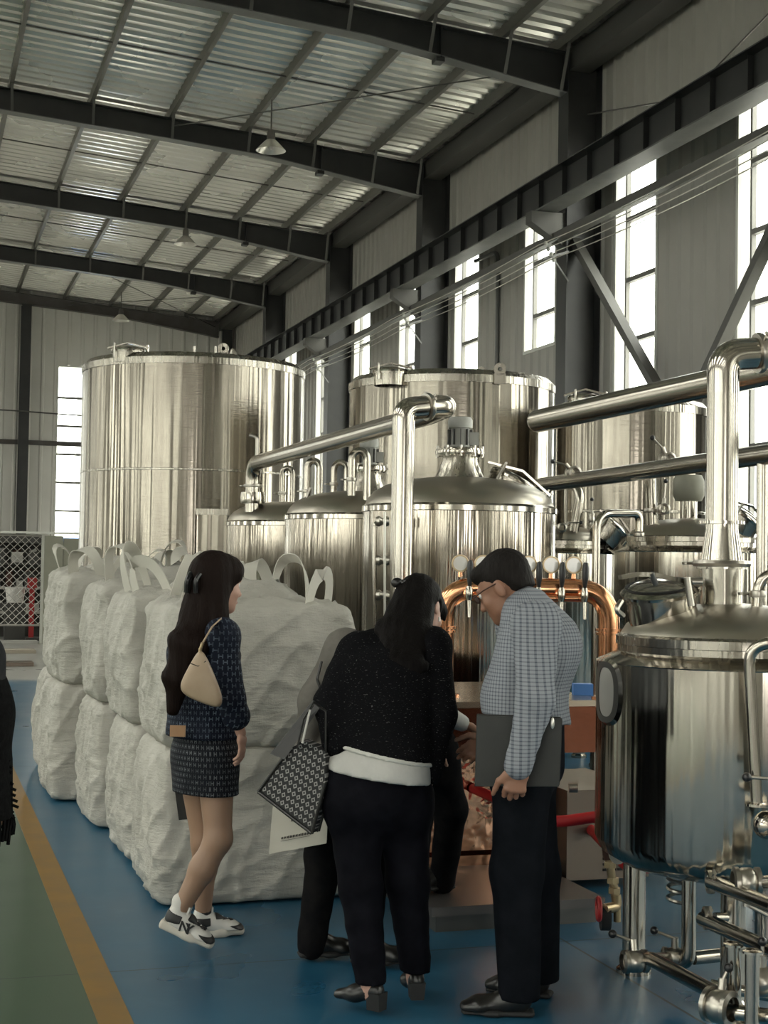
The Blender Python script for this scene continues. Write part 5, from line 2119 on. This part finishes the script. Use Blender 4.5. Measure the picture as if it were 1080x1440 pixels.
MB().ribbon([at(284, 906, Dg), at(296, 885, Dg + .04), at(307, 873, Dg + .12), at(318, 871, D0 - .06), at(323, 885, D0 + .02)], CF, .032, .006).build('strap', 'leather_beige', BG)
MB().tube([at(281, 918, Dg), at(282, 912, Dg), at(285, 904, Dg)], .007, 8).build('buckle', 'brass', BG)
MB().tube([at(269, 932, Dg) - CF * .03, at(280, 936, Dg) - CF * .036, at(291, 929, Dg) - CF * .03], .002, 6).build('flap_seam', 'leather_black', BG)
# dark pouch she carries low on the far side
PC = thing('phone_pouch', 'black pouch hanging beside the walking womans skirt', 'pouch', at(260, 1153, D0 + .12))
MB().obox(at(260, 1127, D0 + .14), CR * .035 + UP * .004, CF * .01, UP * .075 - CR * .012).build('pouch', 'leather_black', PC)
MB().tube([at(258, 1104, D0 + .14), at(268, 1060, D0 + .14)], .004, 6).build('loop', 'leather_black', PC)
# ------------------------------------------------------------------ woman in black tweed, bending forward
D0 = 5.45
fw = nrm(CR * .30 + CF * .95)
sdv = nrm(np.cross(fw, UP))
W2 = thing('person', 'woman seen from behind bending over, black tweed jacket with white trim, black trousers', 'person', onz(548, 1412))
pv, ch, nk, hd = at(530, 1085, D0), at(538, 965, D0 + .16), at(563, 892, D0 + .36), at(592, 858, D0 + .42)
hf = nrm(fw * .8 - UP * .75 + CR * .25)
hu = nrm(fw * .55 + UP * .8 - CR * .1)
hp, HL, HM = head_prims(hd, hf, hu, .97)
shL, elL, wrL = at(505, 918, D0 + .22), at(466, 990, D0 + .05), at(474, 1045, D0 - .04)
shR, elR, wrR = at(607, 910, D0 + .25), at(619, 1005, D0 + .12), at(603, 1092, D0 + .02)
hL, hR = at(495, 1105, D0 - .02), at(566, 1110, D0 + .04)
kL, kR = at(507, 1245, D0 - .05), at(573, 1240, D0 + .05)
aL, aR = at(521, 1392, D0 - .10), at(584, 1372, D0 + .06)
aL[2], aR[2] = .115, .115
tr_side = nrm(at(600, 1100, D0) - at(456, 1080, D0))
body = blend([s_cone(hd - hu * .06, nk, .045, .055), s_ecap(pv, ch, (.13, .08), (.13, .08), tr_side), s_ecap(ch, nk, (.13, .08), (.07, .06), tr_side),
              s_cone(hL, kL, .075, .05), s_cone(kL, aL - UP * .04, .05, .033), s_cone(hR, kR, .075, .05), s_cone(kR, aR - UP * .04, .05, .033),
              s_cone(shL, elL, .042, .034), s_cone(elL, wrL, .034, .024), s_cone(shR, elR, .042, .034), s_cone(elR, wrR, .034, .024)], .03)
hr_ = hand_fn(wrR, nrm(-UP - CR * .12 + CF * .1), nrm(-CR + CF * .2), CF, .9, (.3, .4, .3))
hl_ = hand_fn(wrL, nrm(CF * .8 - UP * .3 + CR * .3), -UP, -CR, .85, (.8, .9, .6))
bo = net_part('body', body, 'skin_fair', W2, .011, [(blend(hp, .03), .0055), (hr_, .004), (hl_, .005)])
eyes(bo, HL, .97)
jk = torso_prims(pv + (ch - pv) * .12, ch, nk, tr_side, .200, .205, .162, .140, .98) + [
    (s_ell(shL, (.075, .075, .07)), .05), (s_ell(shR, (.075, .075, .07)), .05),
    (s_cone(shL, elL, .078, .064), .05), (s_cone(elL, wrL, .064, .056), .03),
    (s_cone(shR, elR, .078, .062), .05), (s_cone(elR, wrR - (wrR - elR) * .08, .062, .05), .02)]
hem_n = nrm(np.cross(nrm(at(600, 1084, D0) - at(455, 1050, D0)), CF))
hem_n = hem_n if hem_n[2] < 0 else -hem_n
hemp = at(528, 1058, D0)
# the hem cut applies to the trunk only, the sleeves hang past it
tor = blend(jk[:6], .04, [(hemp, hem_n)], .004, 16, 4)
slv = blend([jk[6], jk[7]], .03, [], .004, 24, 6)
slv2 = blend([jk[8], jk[9]], .03, [], .004, 24, 7)


def jfn(P):
    return smin(smin(tor(P), slv(P), .03), slv2(P), .03)


jfn.box = blend(jk, .03).box
J = net_part('jacket', jfn, 'tweed_black', W2, .0105)
# pale braid along the hem
def braid(P):
    d = tor(P) - .004
    return np.maximum.reduce([d, (P - hemp) @ hem_n - .004, -((P - hemp) @ hem_n) - .012])
braid.box = blend(jk[:6], .04).box
net_part('hem_braid', braid, 'trim_white', J, .007)
wst_n = nrm(np.cross(nrm(at(600, 1098, D0) - at(455, 1074, D0)), CF))
wst_n = wst_n if wst_n[2] > 0 else -wst_n
# white top showing under the hem
w_ax = nrm(pv - ch)
top = [s_ecap(pv - (pv - ch) * .4, pv + (pv - ch) * .10, (.186, .142), (.190, .152), tr_side), s_ecap(pv, pv - UP * .08, (.190, .152), (.190, .152), tr_side)]
net_part('undershirt', blend(top, .03, [(at(528, 1090, D0), -wst_n)], .0, 20), 'shirt_white', W2, .010)
tz = [s_ecap(pv + UP * .06, pv - UP * .08, (.184, .144), (.186, .150), tr_side), (s_ell(hL - UP * .06, (.105, .130, .12)), .05), (s_ell(hR - UP * .06, (.105, .130, .12)), .05),
      (s_cone(hL, kL, .105, .078), .04), (s_cone(kL, aL, .078, .058), .03), (s_cone(hR, kR, .105, .078), .04), (s_cone(kR, aR, .078, .058), .03)]
tzf = blend(tz, .03, [(aL - UP * .005, -UP), (at(528, 1082, D0), wst_n)], .004, 18, 9)
net_part('trousers', tzf, 'trousers_black', W2, .0105)
# hair tied half up, falling over the back
capH = [s_ell(HL(0, -.022, .042), np.array((.088, .110, .100)), HM), (s_ell(HL(0, .055, .06), np.array((.07, .06, .06)), HM), .03),
        s_ecap(HL(0, -.07, .0), at(570, 890, D0 + .24), (.085, .06), (.105, .05), tr_side),
        (s_ecap(at(570, 890, D0 + .24), at(563, 935, D0 + .10), (.100, .045), (.085, .035), tr_side), .04),
        (s_ecap(at(563, 935, D0 + .10), at(563, 962, D0 + .05), (.075, .03), (.04, .016), tr_side), .04),
        (s_cone(HL(.045, .085, .045), HL(.03, .125, -.02), .03, .012), .02)]
cb_ = blend(capH, .03)


def hairfn2(P):
    d = cb_(P)
    q = (P - hd) @ np.array([tr_side, CF, UP]).T
    d = d + .0022 * (np.abs(np.sin(95 * q[:, 0] + 6 * q[:, 2])) + np.abs(np.sin(70 * q[:, 0] - 30 * q[:, 1])) - 1.2)
    f = s_ell(HL(0, .120, -.06), np.array((.085, .07, .10)), HM)(P)
    e = s_ell(HL(.085, .0, -.03), np.array((.03, .035, .055)), HM)(P)
    return np.maximum(np.maximum(d, -f), -e)


hairfn2.box = cb_.box
hr2 = net_part('hair', hairfn2, 'hair_black', W2, .008)
bow = MB()
bc = HL(-.035, -.125, .05)
for s_ in (-1, 1):
    bow.ball(bc + CR * .022 * s_, .026, 12, (1, .7, .8))
bow.ball(bc, .014, 10)
bow.build('hair_bow', 'leather_black', hr2)
MB().tube([bc - CF * .014 + CR * .05 + UP * .012, bc - CF * .014 + CR * .052 - UP * .02], .005, 6).build('bow_pin', 'lamp_metal', hr2)
MB().tube([HL(.087, .0, -.055), HL(.089, .004, -.075)], .003, 6).build('earring', 'lamp_metal', W2)
shoe(W2, aL - UP * .0, nrm(-CR * .75 + CF * .5), .235, 'heels')
shoe(W2, aR - UP * .0, nrm(-CR * .15 + CF * .9), .235, 'heels')

# tote bag on her forearm
TB = thing('tote_bag', 'black and white lattice pattern tote bag hanging from the tweed womans arm', 'tote bag', at(420, 1170, D0 - .02))
Dt = D0 - .06
q = [at(368, 1112, Dt + .1), at(443, 1170, Dt), at(462, 1100, Dt - .02), at(462, 1055, Dt), at(430, 1040, Dt + .02), at(412, 1052, Dt + .06)]
nv = nrm(np.cross(q[1] - q[0], q[4] - q[0]))
nv = nv if np.dot(nv, CF) < 0 else -nv
th = .05
vs = [p + nv * th * .5 for p in q] + [p - nv * th * .5 for p in q]
n = len(q)
me_mb = MB().add(vs, [tuple(range(n)), tuple(range(2 * n - 1, n - 1, -1))] + [(i, i + n, (i + 1) % n + n, (i + 1) % n) for i in range(n)])
tbo = me_mb.build('tote_body', 'tote_weave', TB, smooth=0)
uvl = tbo.data.uv_layers.new(name='UVMap')
e1, e2 = nrm(q[1] - q[0]), None
e2 = nrm(np.cross(nv, e1))
o_ = np.array(wloc(tbo))
for lp in tbo.data.loops:
    p = np.array(tbo.data.vertices[lp.vertex_index].co)
    uvl.data[lp.index].uv = (float(np.dot(p, e1)), float(np.dot(p, e2)))
edge = [p + nv * (th * .5 + .002) for p in q]
for s_ in (0, 1):
    for i in (0, 1, 5):
        MB().tube([q[i] + nv * th * (.5 - s_), q[(i + 1) % n] + nv * th * (.5 - s_)], .007, 8).build('leather_piping', 'leather_black', TB)
MB().add([tuple(p) for p in (at(380, 1060, Dt + .03), at(400, 1068, Dt + .02), at(452, 992, Dt + .05), at(440, 985, Dt + .08))] + [tuple(p + CF * .02) for p in (at(380, 1060, Dt + .03), at(400, 1068, Dt + .02), at(452, 992, Dt + .05), at(440, 985, Dt + .08))],
         [(0, 1, 2, 3), (7, 6, 5, 4), (0, 4, 5, 1), (1, 5, 6, 2), (2, 6, 7, 3), (3, 7, 4, 0)]).build('lining_flap', 'leather_black', TB)
MB().ribbon([at(418, 1052, Dt - .0), at(428, 1010, Dt + .0), at(442, 988, Dt - .03), at(458, 1000, Dt - .03), at(458, 1056, Dt - .02)], CF, .02, .006).build('handle', 'leather_black', TB)
MB().tube([at(425, 1045, Dt - .03), at(436, 998, Dt - .03)], .004, 6).build('silk_strip', 'trim_white', TB)

# ------------------------------------------------------------------ man in check shirt
D0 = 5.45
fw = nrm(-CR * .88 + CF * .48)
sdv = nrm(np.cross(fw, UP))          # his own right; his left is towards the camera
M1 = thing('person', 'man in grey check shirt and black trousers leaning forward, holding a black folder', 'person', onz(718, 1412))
pv, ch, nk, hd = at(739, 1035, D0 + .02), at(756, 918, D0 + .04), at(741, 856, D0 + .06), at(709, 826, D0 + .10)
hf = nrm(fw * .86 - UP * .50)
hu = nrm(UP * .86 + fw * .50)
hp, HL, HM = head_prims(hd, hf, hu, 1.02, True)
shL, elL, wrL = at(754, 880, D0 - .17), at(753, 985, D0 - .28), at(728, 1080, D0 - .31)
shR, elR, wrR = at(728, 880, D0 + .22), at(722, 980, D0 + .24), at(690, 1040, D0 + .2)
hL, hR = at(738, 1050, D0 - .09), at(733, 1048, D0 + .11)
kL, kR = at(727, 1225, D0 - .09), at(752, 1225, D0 + .13)
aL, aR = at(731, 1385, D0 - .10), at(757, 1375, D0 + .14)
aL[2], aR[2] = .10, .10
body = blend([s_cone(hd - hu * .06 - hf * .02, nk, .056, .060), s_ecap(pv, ch, (.14, .09), (.14, .09), sdv), s_ecap(ch, nk, (.13, .08), (.06, .055), sdv),
              s_cone(hL, kL, .08, .055), s_cone(kL, aL - UP * .03, .055, .04), s_cone(hR, kR, .08, .055), s_cone(kR, aR - UP * .03, .055, .04),
              s_cone(shL, elL, .05, .042), s_cone(elL, wrL, .042, .030), s_cone(shR, elR, .05, .042), s_cone(elR, wrR, .042, .030)], .03)
hnd = hand_fn(wrL + UP * .005, nrm(-UP * 1.0 - CR * .12), nrm(CF), -CR, 1.0, (.65, 1.25, .9), .03)
hnd2 = hand_fn(wrR, nrm(-UP * .6 + fw), -CF, UP, 1.0)
bo = net_part('body', body, 'skin_tan', M1, .011, [(blend(hp, .03), .0055), (hnd, .0038), (hnd2, .006)])
eyes(bo, HL, 1.02)
sh = torso_prims(pv - UP * .02, ch, nk, sdv, .185, .195, .145, .145, .98, .03, fw) + [
    (s_ell(shL, (.088, .088, .085)), .05), (s_ell(shR, (.085, .085, .08)), .05), (s_cone(shL, elL, .082, .066), .045), (s_cone(elL, wrL - (wrL - elL) * .04, .066, .048), .025),
    (s_cone(shR, elR, .078, .062), .04), (s_cone(elR, wrR, .062, .046), .025), (s_ecap(ch - fw * .03 + UP * .05, nk + UP * .004, (.15, .12), (.088, .082), sdv), .05)]
tor = blend(sh[:6] + [sh[10]], .04, [(at(745, 1012, D0), -UP - CR * .12)], .005, 15, 11)
arm = blend(sh[6:8], .025, [], .004, 26, 12)
arm2 = blend(sh[8:10], .025, [], .004, 26, 13)


def shf(P):
    return smin(smin(tor(P), arm(P), .035), arm2(P), .03)


shf.box = blend(sh, .03).box
S = net_part('shirt', shf, 'check_shirt', M1, .0095)
cu_ = wrL - (wrL - elL) * .03
net_part('shirt_cuff', blend([s_cone(cu_ - (wrL - elL) * .16, cu_, .052, .050)], .008), 'check_shirt', S, .007)
net_part('collar', blend([s_ecap(nk - UP * .01 + fw * .0, nk + UP * .018 + fw * .03, (.078, .074), (.070, .066), sdv)], .01), 'check_shirt', S, .007)
tz = [s_ecap(pv + UP * .06, pv - UP * .10, (.172, .135), (.172, .14), sdv), (s_cone(hL, kL, .118, .092), .05), (s_cone(kL, aL - UP * .02, .092, .078), .04),
      (s_cone(hR, kR, .118, .092), .05), (s_cone(kR, aR - UP * .02, .092, .078), .04)]
net_part('trousers', blend(tz, .03, [(at(730, 1390, D0) * np.array([1, 1, 0]) + UP * .06, -UP)], .005, 15, 14), 'suit_black', M1, .0105)
hcap = [s_ell(HL(0, -.024, .045), np.array((.083, .104, .094)), HM), (s_ell(HL(0, .05, .082), np.array((.064, .05, .038)), HM), .02), (s_ell(HL(0, -.075, -.02), np.array((.066, .036, .055)), HM), .03)]
hb = blend(hcap, .03)


def hairm(P):
    d = hb(P)
    q = (P - hd) @ HM.T
    d = d + .0015 * (np.abs(np.sin(160 * q[:, 0] + 20 * q[:, 1])) + np.abs(np.sin(150 * q[:, 2] + 30 * q[:, 1])) - 1.2)
    f = s_ell(HL(0, .125, -.03), np.array((.12, .085, .085)), HM)(P)
    low = (q[:, 2] + .045) * -1 + np.where(q[:, 1] > -.03, .052, 0)
    e = s_ell(HL(0, -.005, -.035), np.array((.13, .032, .048)), HM)(P)
    return np.maximum.reduce([d, -f, low, -e])


hairm.box = hb.box
net_part('hair', hairm, 'hair_salt', M1, .006)
gl_ = thing('glasses', 'thin framed glasses worn by the man in check shirt', 'glasses', HL(0, .1, 0))
for s_ in (-1, 1):
    ring = [HL(s_ * .034 + .022 * math.cos(a), .106, .008 + .016 * math.sin(a)) for a in np.linspace(0, 2 * PI, 17)]
    rim = MB().tube(ring, .0022, 6).build('rim', 'rusty_iron', gl_)
    MB().add(ring[:-1], [tuple(range(16))]).build('lens', 'lens', rim)
    MB().tube([HL(s_ * .058, .104, .012), HL(s_ * .082, .05, .012), HL(s_ * .086, -.01, .010)], .0026, 6).build('temple', 'rusty_iron', gl_)
MB().tube([HL(-.012, .108, .012), HL(.012, .108, .012)], .002, 6).build('bridge', 'rusty_iron', gl_)
for a_, d_, kk in ((aL, nrm(-CR * .97 + CF * .05), .30), (aR, nrm(-CR * .9 + CF * .3), .29)):
    shoe(M1, a_ - UP * .012, d_, kk, 'dress')

# black folder in his hand
FO = thing('folder', 'black zipped document folder held against the mans thigh', 'folder', at(728, 1105, D0 - .17))
Df = D0 - .255
cs_ = [at(671, 1006, Df + .04), at(790, 1010, Df - .02), at(786, 1106, Df - .02), at(668, 1105, Df + .04)]
vs = [tuple(p) for p in cs_] + [tuple(p + CF * .026) for p in cs_]
MB().add(vs, [(0, 3, 2, 1), (4, 5, 6, 7), (0, 1, 5, 4), (1, 2, 6, 5), (2, 3, 7, 6), (3, 0, 4, 7)]).build('cover', 'portfolio', FO)
MB().tube(bend([cs_[0] + CF * .013, cs_[1] + CF * .013, cs_[2] + CF * .013, cs_[3] + CF * .013], .01), .0045, 6).build('zip', 'leather_black', FO)
MB().ball(at(777, 1017, Df - .025), .008, 12, (1, .6, 2.6)).build('zip_pull', 'lamp_metal', FO)


# ------------------------------------------------------------------ a plainer figure for those mostly hidden
def figure(label, base, D, joints, top_mat, leg_mat, hair_mat, fwd, scale=1.0, skin='skin', sh_kind='dress', hands=True, thick=1.0, trunk=(.18, .19, .125, .125)):
    j = {k: at(*v) for k, v in joints.items()}
    f_ = nrm(fwd)
    sd = nrm(np.cross(f_, UP))
    root = thing('person', label, 'person', base)
    pv, ch, nk, hd = j['pv'], j['ch'], j['nk'], j['hd']
    hp, HL, HM = head_prims(hd, nrm(f_ - UP * .5), UP, scale)
    parts = [s_cone(hd - UP * .05, nk, .05, .06), s_ecap(pv, ch, (.14, .09), (.14, .09), sd), s_ecap(ch, nk, (.14, .09), (.07, .06), sd)]
    for s_ in 'LR':
        parts += [s_cone(j['h' + s_], j['k' + s_], .075, .05), s_cone(j['k' + s_], j['a' + s_] - UP * .03, .05, .036), s_cone(j['s' + s_], j['e' + s_], .045, .036), s_cone(j['e' + s_], j['w' + s_], .036, .025)]
    ex = [(blend(hp, .03), .008)]
    if hands:
        for s_ in 'LR':
            ex.append((hand_fn(j['w' + s_], nrm(j['w' + s_] - j['e' + s_]), nrm(-UP + f_ * .3), f_ * .3 + CR * .2 + UP * .3, .95, (.3, .5, .4)), .0045))
    bo = net_part('body', blend(parts, .03), skin, root, .013, ex)
    eyes(bo, HL, scale)
    up_ = torso_prims(pv, ch, nk, sd, trunk[0], trunk[1], trunk[2], trunk[3], .98)
    for s_ in 'LR':
        up_ += [(s_ell(j['s' + s_], (.08, .08, .075)), .05), (s_cone(j['s' + s_], j['e' + s_], .076 * thick, .062 * thick), .04), (s_cone(j['e' + s_], j['w' + s_] - (j['w' + s_] - j['e' + s_]) * .06, .06 * thick, .046 * thick), .025)]
    net_part('top', blend(up_, .03, [], .005, 16, 21), top_mat, root, .0125)
    lg = [s_ecap(pv + UP * .02, pv - UP * .06, (.17, .13), (.17, .135), sd)]
    for s_ in 'LR':
        lg += [(s_cone(j['h' + s_], j['k' + s_], .10, .075), .04), (s_cone(j['k' + s_], j['a' + s_] - UP * .02, .073, .060), .03)]
    net_part('trousers', blend(lg, .03, [], .005, 16, 22), leg_mat, root, .0125)
    hc = blend([s_ell(HL(0, -.024, .045), np.array((.086, .106, .097)) * scale, HM), s_ell(HL(0, .05, .085), np.array((.066, .05, .04)) * scale, HM)], .03)

    def hf(P):
        q = (P - hd) @ HM.T
        return np.maximum.reduce([hc(P), -s_ell(HL(0, .125, -.04), np.array((.12, .085, .09)) * scale, HM)(P), -(q[:, 2] + .06)])
    hf.box = hc.box
    net_part('hair', hf, hair_mat, root, .01)
    return root, j


# person in taupe coat, bending, mostly behind the tweed jacket
D4 = 6.0
P4, j4 = figure('person in taupe jacket and black trousers bending over behind the tweed woman', onz(480, 1350), D4,
                dict(pv=(490, 1080, D4), ch=(515, 965, D4 + .08), nk=(552, 905, D4 + .2), hd=(583, 888, D4 + .32), sL=(486, 912, D4 + .0), eL=(441, 985, D4 - .02), wL=(428, 1055, D4 + .02),
                     sR=(575, 915, D4 + .3), eR=(590, 990, D4 + .35), wR=(600, 1045, D4 + .3), hL=(470, 1095, D4 - .02), hR=(512, 1095, D4 + .04),
                     kL=(455, 1205, D4 + .02), kR=(525, 1205, D4 - .05), aL=(438, 1322, D4 + .06), aR=(512, 1335, D4 - .02)),
                'coat_taupe', 'denim_black', 'hair_black', CR * .7 + CF * .7, thick=1.02)
for s_, dr in (('L', nrm(CR * .9 + CF * .2)), ('R', nrm(CR * .98 - CF * .1))):
    a_ = j4['a' + s_].copy()
    a_[2] = .10
    shoe(P4, a_, dr, .27, 'dress')
MB().tube([at(452, 930, D4 - .09), at(446, 955, D4 - .1), at(456, 985, D4 - .1)], .006, 6).build('sleeve_tab', 'leather_black', P4)
# white paper carrier bag in that person's hand
PB = thing('paper_bag', 'pale paper carrier bag with a printed line under the tote bag', 'paper bag', at(418, 1200, 5.9))
c4 = [at(384, 1128, 5.78), at(462, 1118, 5.70), at(459, 1186, 5.70), at(378, 1201, 5.78)]
vs = [tuple(p) for p in c4] + [tuple(p + CF * .07) for p in c4]
MB().add(vs, [(0, 3, 2, 1), (4, 5, 6, 7), (1, 2, 6, 5), (2, 3, 7, 6), (3, 0, 4, 7)]).build('bag_body', 'paper_bag', PB, smooth=0)
ex_, ez_ = nrm(c4[2] - c4[3]), nrm(c4[0] - c4[3])
fn_ = nrm(np.cross(ex_, ez_))
fn_ = fn_ if np.dot(fn_, CF) < 0 else -fn_
p0 = at(397, 1180, 5.76) + fn_ * .002 + ez_ * .0
rs = random.Random(3)
for k in range(10):
    cx0 = p0 + ex_ * .0125 * k - fn_ * .0
    g = MB()
    for q in range(3):
        hgt = .004 + .003 * q
        g.obox(cx0 + ex_ * (.003 * (q - 1)) + ez_ * .004, ex_ * .0009, fn_ * .001, ez_ * rs.uniform(.003, .0058))
    g.obox(cx0 + ez_ * rs.uniform(.002, .008), ex_ * .0044, fn_ * .001, ez_ * .0008)
    g.build('printed_character', 'print_dark', PB, smooth=0)
MB().obox(p0 + ex_ * .057 - ez_ * .007, ex_ * .062, fn_ * .001, ez_ * .0007).build('printed_line', 'print_dark', PB, smooth=0)
MB().obox(p0 + ex_ * .045 + ez_ * .075, ex_ * .012, fn_ * .001, ez_ * .012).build('printed_mark', 'print_dark', PB, smooth=0)
for s_ in (.3, .0):
    MB().tube(bend([c4[0] + (c4[1] - c4[0]) * .3 + CF * .07 * s_ / .3, at(432, 1066, 6.0), c4[0] + (c4[1] - c4[0]) * .7 + CF * .07 * s_ / .3], .02), .003, 6).build('cord_handle', 'strap_web', PB)

# person with the white sleeve reaching to the bar
D5 = 6.75
P5, j5 = figure('person in white shirt and black trousers reaching down at the copper bar', at(612, 1262, 6.8), D5,
                dict(pv=(598, 1055, D5), ch=(572, 985, D5 + .02), nk=(565, 938, D5 + .08), hd=(568, 915, D5 + .2), sL=(545, 960, D5 + .15), eL=(560, 1010, D5 + .2), wL=(590, 1050, D5 + .2),
                     sR=(588, 958, D5 - .1), eR=(614, 1000, D5 - .12), wR=(652, 1018, D5 - .05), hL=(592, 1065, D5 + .1), hR=(614, 1062, D5 - .05),
                     kL=(585, 1150, D5 + .15), kR=(634, 1140, D5 - .02), aL=(585, 1236, D5 + .2), aR=(622, 1234, D5 + .08)),
                'shirt_white', 'denim_black', 'hair_black', CR * .85 + CF * .5, thick=.85, trunk=(.145, .15, .11, .11))
for s_, dr in (('L', nrm(-CR * .4 + CF * .6)), ('R', nrm(-CR * .75 - CF * .35))):
    a_ = j5['a' + s_].copy()
    a_[2] = .117 + .10
    shoe(P5, a_, dr, .26, 'dress')

# passer-by in a fringed black shawl at the edge of the walkway
D6 = 4.6
P6, j6 = figure('person in a long black fringed shawl on the green walkway', onz(-83, 1500), D6,
                dict(pv=(-83, 1120, D6), ch=(-83, 990, D6), nk=(-83, 900, D6), hd=(-83, 835, D6), sL=(-138, 925, D6), eL=(-153, 1030, D6), wL=(-148, 1120, D6),
                     sR=(-33, 925, D6), eR=(-23, 1030, D6), wR=(-28, 1110, D6), hL=(-118, 1140, D6), hR=(-53, 1140, D6), kL=(-118, 1330, D6), kR=(-53, 1330, D6), aL=(-118, 1490, D6), aR=(-53, 1490, D6)),
                'jacket_charcoal', 'denim_black', 'hair_black', CF)
for s_ in 'LR':
    a_ = j6['a' + s_].copy()
    a_[2] = .10
    shoe(P6, a_, CF, .25, 'dress')
sd6 = CR
sw = [s_ecap(at(-83, 910, D6), at(-83, 1000, D6), (.16, .13), (.21, .17), sd6), s_ecap(at(-83, 1000, D6), at(-83, 1150, D6), (.21, .17), (.225, .19), sd6)]
sb = blend(sw, .05, [(at(-83, 1150, D6), -UP)], .006, 18, 31)
shw = net_part('shawl', sb, 'shawl_black', P6, .0125)
rs = random.Random(8)
for k in range(46):
    a = 2 * PI * k / 46
    p = at(-83, 1148, D6) + CR * .218 * math.cos(a) + CF * .185 * math.sin(a)
    MB().tube([p, p - UP * .03 + CR * rs.uniform(-.006, .006), p - UP * rs.uniform(.055, .085) + CR * rs.uniform(-.01, .01)], .006, 5).build('fringe', 'shawl_black', shw)
for k in range(24):
    z_ = 960 + k * 8
    p = at(-2 + (k % 3) * 2 + k * .6, z_, D6)
    q = at(-83, z_, D6) + CR * (.165 + .002 * k)
    MB().tube([q, q + CR * rs.uniform(.012, .035) - UP * .012], .005, 5).build('fringe', 'shawl_black', shw)
